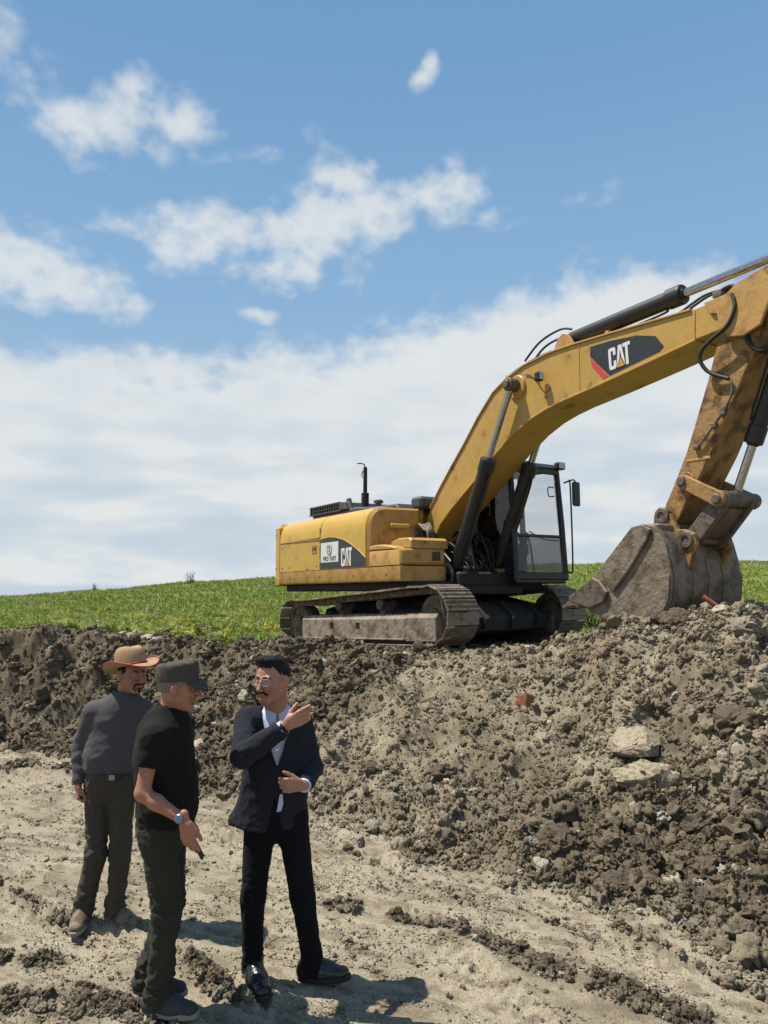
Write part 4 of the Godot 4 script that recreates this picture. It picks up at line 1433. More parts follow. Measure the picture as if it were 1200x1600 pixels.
	plan_y(cwb, V2([-2.74, 1.425, -2.93, 1.425, -3.11, 1.31, -3.29, 1.0, -3.41, .6, -3.46, 0, -3.41, -.6, -3.29, -1.0, -3.11, -1.31, -2.93, -1.425, -2.74, -1.425]), .955, 1.14, .03)
	part(cwb, "counterweight_foot", mats["yellow_paint_worn"], e)
	# far side and middle of the house
	bx(e, "pump_door", "yellow_paint", Vector3(-1.75, 1.70, -.85), Vector3(1.98, .96, 1.14), .05)
	bx(e, "radiator_housing", "yellow_paint_worn", Vector3(-1.1, 1.60, .0), Vector3(3.2, 1.0, .62), .03)
	# engine hood with louvred block
	var hd := MB.new()
	hd.prism(V2([-2.62, 2.20, -2.62, 2.34, -1.30, 2.34, -.95, 2.36, -.30, 2.30, .45, 2.28, .52, 2.20]), -.55, .78, .03)
	part(hd, "engine_hood", mats["grey_plastic"], e)
	var hb := MB.new()
	hb.prism(V2([-2.66, 2.33, -2.62, 2.50, -1.40, 2.50, -1.18, 2.47, -1.10, 2.33]), -.2, .76, .02)
	var lb := part(hb, "louvre_block", mats["grey_plastic"], e)
	bx(lb, "louvre_rail", "grey_plastic", Vector3(-1.99, 2.482, .805), Vector3(1.24, .030, .09), .008)
	bx(lb, "louvre_rail", "grey_plastic", Vector3(-1.99, 2.335, .805), Vector3(1.30, .020, .09), .006)
	bx(lb, "louvre_rail", "grey_plastic", Vector3(-1.99, 2.405, .800), Vector3(1.20, .016, .07), .004)
	for i in 13: bx(lb, "louvre_slat", "grey_plastic", Vector3(-2.58 + i * .098, 2.406, .806), Vector3(.026, .122, .088), .005)
	var ls := MB.new()
	ls.prism(V2([-1.38, 2.34, -1.38, 2.497, -1.20, 2.468, -1.12, 2.34]), .76, .85, .012)
	part(ls, "louvre_end", mats["grey_plastic"], lb)
	var ft := MB.new()
	ft.box(Vector3(.56, 2.30, .16), Vector3(.30, .20, .62), .04)
	part(ft, "hood_front", mats["grey_plastic"], e)
	var ex := MB.new()
	ex.lathe(Vector3(-.86, 2.28, .60), Vector3(.02, 1, 0), [Vector2(0, 0), Vector2(0, .07), Vector2(.33, .07), Vector2(.34, .038), Vector2(.80, .036), Vector2(.80, .028), Vector2(.74, .026)], 18)
	var exo := part(ex, "exhaust_stack", mats["black_matte"], e)
	hose(exo, [Vector3(-.85, 3.06, .60), Vector3(-.88, 3.13, .60), Vector3(-.97, 3.17, .61), Vector3(-1.10, 3.185, .61)], .012, "black_matte", "rain_flap")
	hose(exo, [Vector3(-.86, 3.05, .56), Vector3(-.96, 3.03, .58), Vector3(-.99, 2.95, .59), Vector3(-.93, 2.90, .59)], .010, "steel_worn", "bent_wire")
	var fc := MB.new()
	fc.lathe(Vector3(-.36, 2.28, .62), Vector3.UP, [Vector2(0, 0), Vector2(0, .05), Vector2(.09, .05), Vector2(.10, .085), Vector2(.14, .085), Vector2(.155, .06), Vector2(.155, 0)], 18)
	part(fc, "filler_cap", mats["steel_worn"], e)
	var ep := MB.new()
	ep.lathe(Vector3(-2.85, 2.35, -.25), Vector3(-.33, 1, 0), [Vector2(0, 0), Vector2(0, .06), Vector2(.44, .06), Vector2(.46, .05), Vector2(.40, .045)], 16)
	part(ep, "tail_pipe", mats["steel_worn"], e)

	# ---- boom foot, swing platform front, valve block and hoses
	for s in [-.36, .36]:
		pr(e, "boom_bracket", "black_paint", [.05, .99, 1.75, .99, 1.72, 1.16, 1.42, 1.30, 1.05, 1.58, .84, 1.92, .58, 1.94, .40, 1.70], s - .03, s + .03, .008)
	rod(e, "boom_foot_pin", "steel_worn", Vector3(.68, 1.72, -.46), Vector3(.68, 1.72, .46), .085, .01)
	bx(e, "valve_block", "black_matte", Vector3(.35, 1.28, .2), Vector3(.8, .5, .55), .03)
	bx(e, "platform_front", "black_matte", Vector3(1.45, 1.02, -.02), Vector3(.75, .22, 1.1), .03)
	bx(e, "platform_beam", "black_matte", Vector3(1.0, .86, .1), Vector3(1.7, .14, 1.6), .02)
	rod(e, "cylinder_foot_pin", "steel_worn", Vector3(1.54, 1.16, -.52), Vector3(1.54, 1.16, .52), .07, .01)
	rng.seed = 12
	for i in 16:
		var z := .30 - i * .040 + rng.randf_range(-.02, .02)
		var x0 := rng.randf_range(.95, 1.25)
		var y0 := rng.randf_range(1.35, 1.75)
		hose(e, [Vector3(x0, y0, z), Vector3(x0 + .22, y0 + rng.randf_range(-.05, .10), z), Vector3(1.62 + rng.randf_range(-.06, .10), rng.randf_range(1.12, 1.35), z - .02), Vector3(1.52 + rng.randf_range(-.08, .06), rng.randf_range(1.0, 1.12), z - .06), Vector3(1.30, 1.06, z - .06)], rng.randf_range(.014, .021))
	for i in 4:
		var z := .42 + i * .03
		hose(e, [Vector3(.62, 1.62, z + .05), Vector3(.70, 1.85 + i * .02, z), Vector3(.86, 1.92 - i * .03, z - .01), Vector3(.98, 1.78, z), Vector3(1.0, 1.55, z)], .030, "steel_worn")
	hose(e, [Vector3(1.58, 1.24, .63), Vector3(1.66, 1.22, .60), Vector3(1.70, 1.10, .58), Vector3(1.66, .98, .56)], .026, "steel_worn")
	bx(e, "swing_motor", "black_matte", Vector3(.95, 1.32, -.1), Vector3(.35, .5, .35), .05)

	# ---- cab on the far side
	var cab := bx(e, "cab", "black_paint", Vector3(1.10, 1.02, -.925), Vector3(1.88, .14, 1.05), .02)
	var zi := -.405
	var zo := -1.445
	# posts: [bottom, top, size]
	for q in [[Vector3(2.02, 1.0, zi), Vector3(1.90, 2.82, zi - .02)], [Vector3(2.02, 1.0, zo), Vector3(1.90, 2.82, zo + .03)], [Vector3(1.05, 1.0, zo), Vector3(1.02, 2.85, zo + .03)], [Vector3(.22, 1.0, zo), Vector3(.30, 2.85, zo + .05)], [Vector3(.22, 1.0, zi), Vector3(.30, 2.85, zi - .02)], [Vector3(1.05, 1.0, zi), Vector3(1.02, 2.85, zi - .02)]]:
		var mb := MB.new()
		mb.tube([q[0], q[0].lerp(q[1], .5) + Vector3(.015, 0, 0), q[1]], .052, .048, 8)
		part(mb, "cab_post", mats["black_paint"], cab)
	var rf := MB.new()
	rf.prism(V2([.20, 2.82, .24, 2.92, .45, 2.975, 1.5, 2.96, 1.85, 2.90, 1.97, 2.82, 1.93, 2.78, .24, 2.78]), zo, zi, .04)
	part(rf, "cab_roof", mats["black_paint"], cab)
	bx(cab, "cab_rear_panel", "black_paint", Vector3(.24, 1.45, -.925), Vector3(.05, .9, 1.0), .01)
	bx(cab, "cab_door_panel", "black_paint", Vector3(.70, 1.35, zo), Vector3(.80, .55, .04), .01)
	bx(cab, "cab_side_panel", "black_paint", Vector3(1.10, 1.34, zi), Vector3(1.78, .52, .04), .01)
	bx(cab, "front_sill", "black_paint", Vector3(2.03, 1.07, -.925), Vector3(.07, .12, 1.02), .015)
	bx(cab, "window_bar", "black_paint", Vector3(2.005, 1.70, -.925), Vector3(.05, .045, 1.0), .01)
	bx(cab, "window_header", "black_paint", Vector3(1.93, 2.76, -.925), Vector3(.06, .09, 1.0), .01)
	for q in [["windshield", Vector3(1.958, 2.21, -.925), Vector3(.008, 1.0, .96), .07, "glass"], ["lower_windshield", Vector3(2.012, 1.41, -.925), Vector3(.008, .55, .96), .06, "glass_dusty"], ["rear_window", Vector3(.26, 2.35, -.925), Vector3(.008, .85, .94), -.03, "glass_green"]]:
		var p := bx(cab, q[0], q[4], Vector3.ZERO, q[2], .002)
		p.position = q[1]
		p.rotation.z = q[3]
	for q in [[zi, .64, .76], [zi, 1.49, .84], [zo, .64, .76], [zo, 1.49, .84]]:
		bx(cab, "side_window", "glass_dark_shaded" if q[0] == zi else "glass", Vector3(q[1], 2.18, q[0]), Vector3(q[2] - .04, 1.16, .008), .002)
	bx(cab, "door_window", "glass", Vector3(1.5, 1.35, zo), Vector3(.84, .5, .008), .002)
	# inside
	var seat := MB.new()
	seat.box(Vector3(.95, 1.48, -.93), Vector3(.52, .16, .52), .05)
	seat.xf = Transform3D(Basis(Vector3(0, 0, 1), .18), Vector3(.68, 1.82, -.93))
	seat.box(Vector3.ZERO, Vector3(.14, .66, .48), .05)
	seat.box(Vector3(0, .43, 0), Vector3(.11, .18, .26), .04)
	part(seat, "operator_seat", mats["black_matte"], cab)
	for z in [-.62, -1.22]:
		bx(cab, "console", "grey_plastic", Vector3(1.10, 1.52, z), Vector3(.55, .20, .13), .03)
		hose(cab, [Vector3(1.34, 1.60, z), Vector3(1.37, 1.72, z), Vector3(1.35, 1.82, z)], .022, "black_matte", "joystick")
	for z in [-.82, -1.02]:
		hose(cab, [Vector3(1.75, 1.10, z), Vector3(1.70, 1.45, z), Vector3(1.62, 1.78, z)], .014, "black_matte", "travel_lever")
	bx(cab, "monitor", "black_matte", Vector3(1.72, 1.86, -.55), Vector3(.05, .18, .24), .02)
	bx(cab, "floor_mat", "black_matte", Vector3(1.3, 1.10, -.93), Vector3(1.3, .03, .9), .01)
	# outside fittings
	hose(cab, [Vector3(2.02, 2.58, zo - .02), Vector3(2.10, 2.60, zo - .05), Vector3(2.12, 2.55, zo - .06), Vector3(2.13, 1.8, zo - .06), Vector3(2.12, 1.18, zo - .06), Vector3(2.08, 1.13, zo - .04), Vector3(2.02, 1.13, zo)], .014, "black_paint", "grab_rail")
	hose(cab, [Vector3(2.10, 2.60, zo - .05), Vector3(2.12, 2.63, zo - .14), Vector3(2.12, 2.58, zo - .19)], .012, "black_paint", "mirror_arm")
	var mr := bx(cab, "mirror", "black_paint", Vector3(2.12, 2.40, zo - .19), Vector3(.05, .40, .17), .03)
	bx(mr, "mirror_glass", "chrome", Vector3(2.092, 2.40, zo - .19), Vector3(.006, .34, .13), .002)
	var wl := bx(cab, "work_lamp", "black_paint", Vector3(1.98, 2.86, zo + .02), Vector3(.12, .12, .17), .02)
	bx(wl, "lamp_lens", "lamp_glass", Vector3(2.042, 2.86, zo + .02), Vector3(.008, .09, .13), .002)
	hose(cab, [Vector3(2.02, 2.62, zi - .12), Vector3(2.03, 2.35, zi - .10), Vector3(2.06, 1.95, zi - .12)], .010, "black_matte", "wiper")
	hose(cab, [Vector3(1.97, 2.50, zo + .16), Vector3(1.93, 2.50, zo + .24), Vector3(1.94, 2.36, zo + .24), Vector3(1.98, 2.36, zo + .16)], .010, "black_matte", "window_handle")
	hose(cab, [Vector3(1.98, 1.64, zo + .10), Vector3(1.92, 1.66, zo + .35), Vector3(1.85, 1.78, zo + .6)], .012, "black_matte", "window_brace")
	var dm := MB.new()
	var ringsd := []
	for k in 5:
		var ring := []
		for s in 20:
			var a := TAU * s / 20.0
			var rr := cos(k * .36)
			ring.append(Vector3(1.05 + cos(a) * .34 * rr, 2.965 + sin(k * .36) * .13, -.95 + sin(a) * .32 * rr))
		ringsd.append(ring)
	dm.loft(ringsd, true, false, true)
	part(dm, "roof_hatch", mats["white_plastic"], cab)
	bx(e, "cab_step", "yellow_paint_muddy", Vector3(1.62, 1.10, -.33), Vector3(.30, .17, .14), .01)

	# ---- boom
	var bw := .29
	var boom_poly := [.48, 1.62, .54, 1.86, .74, 2.19, 1.02, 2.49, 1.29, 2.75, 1.69, 3.12, 2.03, 3.46, 2.39, 3.76, 2.70, 3.90, 3.07, 4.0, 3.58, 4.045, 4.04, 4.035, 4.55, 4.005, 5.32, 3.955, 5.80, 3.925, 5.98, 3.935, 6.26, 3.94, 6.40, 3.88, 6.43, 3.75, 6.37, 3.64, 6.22, 3.60, 5.84, 3.575, 5.41, 3.52, 4.93, 3.46, 4.38, 3.395, 3.79, 3.335, 3.50, 3.29, 3.21, 3.22, 2.90, 3.10, 2.49, 2.88, 1.96, 2.53, 1.31, 2.13, 1.0, 1.90, .84, 1.66, .76, 1.57, .60, 1.53]
	var boom := pr(e, "boom", "boom_paint", boom_poly, -bw, bw, .012)
	# top and bottom plates stand a little proud of the sides
	for edge in [[.74, 2.19, 1.02, 2.49, 1.29, 2.75, 1.69, 3.12, 2.03, 3.46, 2.39, 3.76, 2.70, 3.90, 3.07, 4.0, 3.58, 4.045, 4.04, 4.035, 4.55, 4.005, 5.32, 3.955, 5.80, 3.925], [5.84, 3.575, 5.41, 3.52, 4.93, 3.46, 4.38, 3.395, 3.79, 3.335, 3.50, 3.29, 3.21, 3.22, 2.90, 3.10, 2.49, 2.88, 1.96, 2.53, 1.31, 2.13]]:
		var P := V2(edge)
		var Q := []
		for i in P.size():
			var d: Vector2 = (P[mini(i + 1, P.size() - 1)] - P[maxi(i - 1, 0)]).normalized()
			Q.append(P[i] + Vector2(-d.y, d.x) * .016)
		Q.reverse()
		var R := []
		for i in P.size():
			var d: Vector2 = (P[mini(i + 1, P.size() - 1)] - P[maxi(i - 1, 0)]).normalized()
			R.append(P[i] - Vector2(-d.y, d.x) * .008)
		var mb := MB.new()
		mb.prism(R + Q, -bw - .022, bw + .022, .004)
		part(mb, "flange_plate", mats["boom_paint"], boom)
	for q in [[1.73, 3.09, 2.05, 2.63], [4.12, 3.99, 4.11, 3.40], [5.85, 3.90, 5.83, 3.60]]:
		var mb := MB.new()
		mb.tube([Vector3(q[0], q[1], bw), Vector3(q[2], q[3], bw)], .007, .007, 6)
		part(mb, "weld_seam", mats["yellow_paint_worn"], boom)
	pr(boom, "decal_panel", "decal_dark", [4.31, 3.925, 4.305, 3.80, 4.61, 3.475, 5.36, 3.575, 5.42, 3.62, 5.31, 3.775, 5.04, 3.86, 4.62, 3.91], bw, bw + .004, .0008)
	pr(boom, "decal_stripe", "decal_red", [4.30, 3.79, 4.595, 3.472, 4.50, 3.46, 4.335, 3.66], bw, bw + .0045, .0008)
	letters(boom, Vector3(4.615, 3.535, bw + .004), Vector2(1, .045).normalized(), .275, .003)
	for z in [bw, -bw]:
		var pl := MB.new()
		pl.cyl(Vector3(2.93, 3.72, z - .03), Vector3(2.93, 3.72, z + .035), .17, .012, 24)
		part(pl, "pin_boss", mats["boom_paint"], boom)
		var pn := MB.new()
		pn.cyl(Vector3(6.28, 3.77, z - .03), Vector3(6.28, 3.77, z + .045), .075, .01, 20)
		part(pn, "nose_pin", mats["steel_worn"], boom)
	rod(boom, "lift_pin", "steel_worn", Vector3(2.93, 3.74, -.52), Vector3(2.93, 3.74, .53), .062, .012)
	pr(boom, "nose_cheek", "yellow_paint_worn", [5.98, 3.945, 6.26, 3.95, 6.40, 3.88, 6.43, 3.75, 6.30, 3.72, 6.05, 3.80], bw, bw + .03, .006)
	# work lamp on the side with its cable guard
	var wl2 := bx(boom, "work_lamp", "black_paint", Vector3(3.47, 3.73, bw + .10), Vector3(.11, .13, .10), .02)
	bx(wl2, "lamp_lens", "lamp_glass", Vector3(3.527, 3.73, bw + .10), Vector3(.006, .10, .075), .002)
	hose(boom, [Vector3(3.45, 3.66, bw + .08), Vector3(3.43, 3.60, bw + .05), Vector3(3.50, 3.52, bw + .02), Vector3(3.58, 3.56, bw + .01)], .010, "yellow_paint_worn", "lamp_bracket")
	hose(boom, [Vector3(3.40, 3.76, bw + .09), Vector3(3.30, 3.76, bw + .02), Vector3(3.20, 3.83, bw + .012), Vector3(3.10, 3.86, bw + .012)], .007, "rubber", "cable")
	# pipes along the top
	for z in [.13, .05, -.05, -.13]:
		hose(boom, [Vector3(.52, 2.10, z), Vector3(.70, 2.33, z), Vector3(.96, 2.62, z), Vector3(1.38, 2.98, z), Vector3(1.80, 3.42, z), Vector3(2.22, 3.80, z), Vector3(2.62, 4.01, z), Vector3(3.05, 4.10, z), Vector3(3.45, 4.13, z)], .017, "black_paint", "oil_pipe")
	for q in [[.98, 2.60], [1.72, 3.30], [2.60, 3.95], [4.5, 4.05]]:
		var mb := MB.new()
		mb.box(Vector3(q[0], q[1], 0), Vector3(.07, .09, .40), .01)
		part(mb, "pipe_clamp", mats["yellow_paint_worn"], boom)
	hose(boom, [Vector3(2.95, 4.12, .16), Vector3(3.25, 4.32, .14), Vector3(3.60, 4.40, .10), Vector3(3.78, 4.36, .06)], .016, "rubber")
	hose(boom, [Vector3(2.9, 4.10, .0), Vector3(3.2, 4.26, .03), Vector3(3.5, 4.30, .05), Vector3(3.75, 4.28, .03)], .016, "rubber")
	for z in [.20, .14, -.2]:
		hose(boom, [Vector3(4.3, 4.045, z), Vector3(5.3, 3.985, z), Vector3(5.58, 3.985, z), Vector3(5.74, 4.03, z), Vector3(5.92, 4.075, z), Vector3(6.10, 4.07, z), Vector3(6.16, 4.065, z)], .015, "black_paint", "oil_pipe")
		hose(boom, [Vector3(6.14, 4.067, z), Vector3(6.26, 4.06, z + .02), Vector3(6.38, 3.95, z + .08), Vector3(6.42, 3.75, z + .10), Vector3(6.40, 3.55, z + .10), Vector3(6.46, 3.35, z + .08), Vector3(6.56, 3.26, z + .05), Vector3(6.68, 3.32, z + .02)], .021, "rubber")
	bx(boom, "pipe_clamp", "steel_worn", Vector3(6.08, 4.03, .16), Vector3(.12, .07, .14), .01)
	pr(boom, "cylinder_lug", "yellow_paint_worn", [3.45, 4.03, 3.58, 4.26, 3.68, 4.32, 3.78, 4.28, 3.95, 4.02], -.14, -.10, .006)
	pr(boom, "cylinder_lug", "yellow_paint_worn", [3.45, 4.03, 3.58, 4.26, 3.68, 4.32, 3.78, 4.28, 3.95, 4.02], .10, .14, .006)

	# ---- rams
	for z in [.41, -.41]:
		ram(e, "boom_cylinder", Vector3(1.54, 1.16, z), Vector3(2.40, 2.76, z), Vector3(2.93, 3.74, z), .105, .05)
	ram(e, "stick_cylinder", Vector3(3.68, 4.235, 0), Vector3(5.50, 4.275, 0), Vector3(7.05, 4.31, 0), .105, .052)
	ram(e, "bucket_cylinder", Vector3(6.93, 3.90, 0), Vector3(6.255, 2.37, 0), Vector3(6.02, 1.83, 0), .085, .046)

	# ---- stick
	var sw := .235
	var stick := pr(e, "stick", "yellow_paint_muddy", [5.30, 1.80, 5.41, 1.99, 5.61, 2.36, 5.92, 3.10, 6.05, 3.47, 6.14, 3.76, 6.20, 3.90, 6.34, 4.02, 6.50, 4.10, 6.72, 4.15, 6.92, 4.36, 7.02, 4.43, 7.12, 4.40, 7.16, 4.28, 7.12, 4.05, 6.95, 3.72, 6.72, 3.48, 6.47, 3.26, 6.28, 2.95, 6.12, 2.66, 5.92, 2.30, 5.72, 2.0, 5.56, 1.78, 5.47, 1.62, 5.40, 1.555, 5.31, 1.56, 5.25, 1.65], -sw, sw, .012)
	hose(stick, [Vector3(6.33, 3.92, sw + .10), Vector3(6.36, 3.77, sw + .11), Vector3(6.27, 3.60, sw + .12), Vector3(6.08, 3.50, sw + .12), Vector3(5.95, 3.42, sw + .11), Vector3(5.91, 3.32, sw + .10), Vector3(5.99, 3.17, sw + .07), Vector3(6.20, 3.05, sw + .04)], .022, "rubber")
	hose(stick, [Vector3(6.16, 3.06, sw + .03), Vector3(6.22, 3.02, sw + .03), Vector3(6.22, 2.90, sw + .03), Vector3(6.14, 2.75, sw + .03), Vector3(5.90, 2.50, sw + .03), Vector3(5.80, 2.40, sw + .03)], .014, "steel_worn", "grease_pipe")
	for q in [[6.11, 2.75], [5.99, 2.59], [5.76, 2.39], [6.10, 2.70]]:
		bx(stick, "pipe_clamp", "steel_worn", Vector3(q[0], q[1], sw + .02), Vector3(.07, .05, .05), .008)
	for z in [sw, -sw - .02]:
		var bs := MB.new()
		bs.cyl(Vector3(5.60, 2.03, z - .01), Vector3(5.60, 2.03, z + .03), .11, .008, 20)
		part(bs, "pin_boss", mats["yellow_paint_muddy"], stick)
	bx(stick, "wear_band", "yellow_paint_worn", Vector3(5.76, 2.26, sw), Vector3(.30, .03, .012), .004)
	# hinge collar where the stick's cheeks swallow the boom nose
	var ck := MB.new()
	for z in [.30, -.34]: ck.prism(V2([6.16, 3.62, 6.14, 3.78, 6.22, 3.92, 6.40, 4.03, 6.66, 4.08, 6.80, 3.86, 6.62, 3.50, 6.42, 3.44, 6.25, 3.48]), z, z + .04, .008)
	part(ck, "hinge_cheek", mats["yellow_paint_worn"], stick)

	# ---- linkage
	for z in [.30, -.30]:
		var rk := MB.new()
		rk.prism(capsule2(Vector2(5.60, 2.03), Vector2(6.02, 1.79), .075, .085), z - .03, z + .03, .01)
		var ro := part(rk, "rocker_arm", mats["yellow_paint_muddy"], e)
		for q in [Vector2(5.60, 2.03), Vector2(6.02, 1.79)]:
			rod(ro, "link_pin", "steel_worn", Vector3(q.x, q.y, z - .05), Vector3(q.x, q.y, z + .055), .055, .012)
	rod(e, "link_axle", "steel_worn", Vector3(6.02, 1.80, -.36), Vector3(6.02, 1.80, .30), .085, .015)
	var hl := MB.new()
	for z in [.19, -.25]: hl.prism(capsule2(Vector2(6.02, 1.79), Vector2(5.63, 1.38), .095, .10), z, z + .07, .012)
	hl.prism(capsule2(Vector2(5.93, 1.70), Vector2(5.70, 1.46), .06, .06), -.2, .2, .01)
	part(hl, "bucket_link", mats["steel_worn"], e)

	# ---- bucket: shell, two side plates, ears, teeth
	var hw := .58
	var outer := [5.45, 1.53, 5.56, 1.38, 5.62, 1.18, 5.66, .95, 5.63, .74, 5.53, .55, 5.36, .44, 5.12, .40, 4.80, .46, 4.50, .57, 4.20, .70]
	var P := V2(outer)
	var Q := []
	for i in P.size():
		var d: Vector2 = (P[mini(i + 1, P.size() - 1)] - P[maxi(i - 1, 0)]).normalized()
		Q.append(P[i] + Vector2(d.y, -d.x) * .035)
	Q.reverse()
	var sh := MB.new()
	sh.prism(P + Q, -hw, hw, .006)
	var bucket := part(sh, "bucket", mats["bucket_steel"], e)
	for z in [hw + .001, -hw - .041]:
		pr(bucket, "side_plate", "bucket_steel", [5.16, 1.55, 5.30, 1.565, 5.45, 1.53, 5.56, 1.38, 5.61, 1.18, 5.645, .95, 5.615, .74, 5.52, .56, 5.36, .45, 5.12, .41, 4.80, .47, 4.50, .58, 4.20, .72, 4.55, 1.0, 4.82, 1.24], z, z + .04, .008)
		var zz: float = z + .04 if z > 0.0 else z - .035
		pr(bucket, "side_cutter", "bucket_steel", [5.16, 1.545, 5.30, 1.56, 5.42, 1.50, 5.36, 1.38, 5.10, 1.06, 4.86, .82, 4.78, .90, 4.66, 1.08, 4.84, 1.25], zz, zz + .035, .012)
		pr(bucket, "corner_shroud", "steel_worn", [4.56, .99, 4.66, .95, 4.78, .82, 4.72, .70, 4.50, .62, 4.18, .70, 4.16, .76], zz, zz + .045, .015)
		pr(bucket, "wear_plate", "bucket_steel", [5.50, .98, 5.63, 1.0, 5.60, .74, 5.50, .56, 5.30, .44, 5.10, .43, 5.30, .60, 5.44, .78], zz, zz + .015, .005)
	bx(bucket, "top_beam", "bucket_steel", Vector3(5.33, 1.52, 0), Vector3(.28, .09, 1.14), .02)
	for z in [.30, -.30]:
		pr(bucket, "ear", "yellow_paint_muddy", [5.20, 1.50, 5.21, 1.68, 5.28, 1.77, 5.38, 1.76, 5.44, 1.66, 5.52, 1.50, 5.62, 1.495, 5.72, 1.44, 5.75, 1.33, 5.70, 1.22, 5.64, 1.05, 5.58, .98, 5.50, 1.20, 5.40, 1.42], z - .035, z + .035, .01)
		for q in [Vector2(5.33, 1.665), Vector2(5.63, 1.38)]:
			var ring := MB.new()
			ring.lathe(Vector3(q.x, q.y, z - .06), Vector3(0, 0, 1), [Vector2(0, 0), Vector2(0, .085), Vector2(.01, .095), Vector2(.11, .095), Vector2(.12, .085), Vector2(.12, .05), Vector2(.105, .045), Vector2(.105, 0)], 22)
			part(ring, "pin_collar", mats["steel_worn"], bucket)
	for q in [Vector2(5.33, 1.665), Vector2(5.63, 1.38)]:
		rod(bucket, "bucket_pin", "steel_worn", Vector3(q.x, q.y, -.30), Vector3(q.x, q.y, .30), .05, .006)
	for k in 5:
		var z := -.5 + k * .25
		pr(bucket, "tooth", "steel_worn", [4.30, .77, 4.28, .64, 4.10, .64, 3.92, .60, 3.93, .63, 4.10, .74], z - .05, z + .05, .014)
	for k in 3:
		var z := -.26 + k * .26
		pr(bucket, "wear_strip", "bucket_steel", [5.57, 1.30, 5.63, 1.18, 5.675, .95, 5.645, .73, 5.54, .54, 5.53, .56, 5.62, .75, 5.65, .95, 5.61, 1.17, 5.55, 1.29], z - .02, z + .02, .004)

func capsule2(a: Vector2, b: Vector2, ra: float, rb: float) -> Array:
	var d := (b - a).normalized()
	var base := d.angle()
	var P := []
	for i in 9:
		var t := base + PI * .5 + PI * i / 8.0
		P.append(a + Vector2(cos(t), sin(t)) * ra)
	for i in 9:
		var t := base - PI * .5 + PI * i / 8.0
		P.append(b + Vector2(cos(t), sin(t)) * rb)
	return P

# ---------------------------------------------------------------- people; x to the photo's right, z towards the camera, y up, from the point between the feet
class Jacket extends Cloth:
	var c: Vector3
	var side: Vector3
	var fwd: Vector3
	func cut(p: Vector3, d: float) -> float:
		var q := p - c
		var x := q.dot(side)
		var z := q.dot(fwd)
		if p.y < .90: d = maxf(d, .832 - p.y + .05 * x)
		if z > 0.0 and absf(x) < .2 and z < .22:
			if p.y > 1.16:
				var w := .004 + .080 * clampf((p.y - 1.16) / .24, 0.0, 1.0)
				var ax := absf(x)
				var lw := .055 * clampf((p.y - 1.16) / .10, 0.0, 1.0)
				if ax > w - .004 and ax < w + lw and p.y < 1.40: d -= .007
				if p.y < 1.5: d = maxf(d, w - ax)
			elif p.y < 1.03:
				d = maxf(d, (1.03 - p.y) * .22 - absf(x + .01))
			elif absf(x - .012) < .004: d += .004
		if p.y > 1.43 and absf(x) < .065: d = maxf(d, p.y - 1.462 + .35 * maxf(z, 0.0))
		return d
	func fold(p: Vector3, n: Vector3) -> float:
		return amp * (1.0 - absf(nz.get_noise_3dv(p * freq)) * 2.2) + .002 * nz.get_noise_3dv(p * 40.0)

class Hem extends Cloth:
	var low := -9.0
	var high := 9.0
	var tilt := Vector3.ZERO
	var knee := 0.0
	func cut(p: Vector3, d: float) -> float:
		var y := p.y + p.dot(tilt)
		if low > -5.0: d = maxf(d, low - y)
		if high < 5.0: d = maxf(d, y - high)
		return d
	func fold(p: Vector3, _n: Vector3) -> float:
		var a := amp
		if knee > 0.0: a *= .6 + .9 * exp(-pow((p.y - knee) / .12, 2.0)) + 1.3 * exp(-pow((p.y - .14) / .10, 2.0))
		return a * (1.0 - absf(nz.get_noise_3dv(p * freq)) * 2.4)

# a tee or sweater: cut at hem, neck and sleeve ends
class Tee extends Cloth:
	var low := .9
	var neck: Vector3
	var throat := 0.0
	var cuffs := []
	func cut(p: Vector3, d: float) -> float:
		if p.y < low + .06: d = maxf(d, low - p.y)
		var q := p - neck
		if q.y > -.12: d = maxf(d, .062 - Vector2(q.x, q.z).length() if q.y > 0.0 else -9.0)
		if throat > 0.0 and q.z > 0.0 and q.y > -throat - .05: d = maxf(d, (q.y + throat) * .55 - absf(q.x - q.z * .19))
		for c in cuffs:
			var v: Vector3 = p - c[0]
			if v.length() < .16: d = maxf(d, v.dot(c[1]))
		return d
	func fold(p: Vector3, _n: Vector3) -> float:
		return amp * (.7 + .8 * smoothstep(1.25, .95, p.y)) * (1.0 - absf(nz.get_noise_3dv(p * freq)) * 2.4) + .0012 * nz.get_noise_3dv(p * 30.0)

# keeps the hair off the face; works in the head's own axes
class Barber extends Cloth:
	var style := 0
	func cut(p: Vector3, d: float) -> float:
		var line := 0.0
		if style == 0:
			line = .070 if p.z > .045 else lerpf(-.055, .052, clampf((p.z + .06) / .095, 0.0, 1.0))
			if p.z > .012 and p.z <= .045: line = maxf(line, lerpf(.0, .07, (p.z - .012) / .033))
		else:
			line = lerpf(-.065, .02, clampf((p.z + .07) / .10, 0.0, 1.0)) if p.z < .03 else .09
		return maxf(d, line - p.y + .007 * nz.get_noise_3dv(p * Vector3(90, 40, 90)))
	func fold(p: Vector3, _n: Vector3) -> float:
		return \
			.0055 * nz.get_noise_3dv(p * Vector3(60, 30, 16)) + .0015 * nz.get_noise_3dv(p * 120.0)

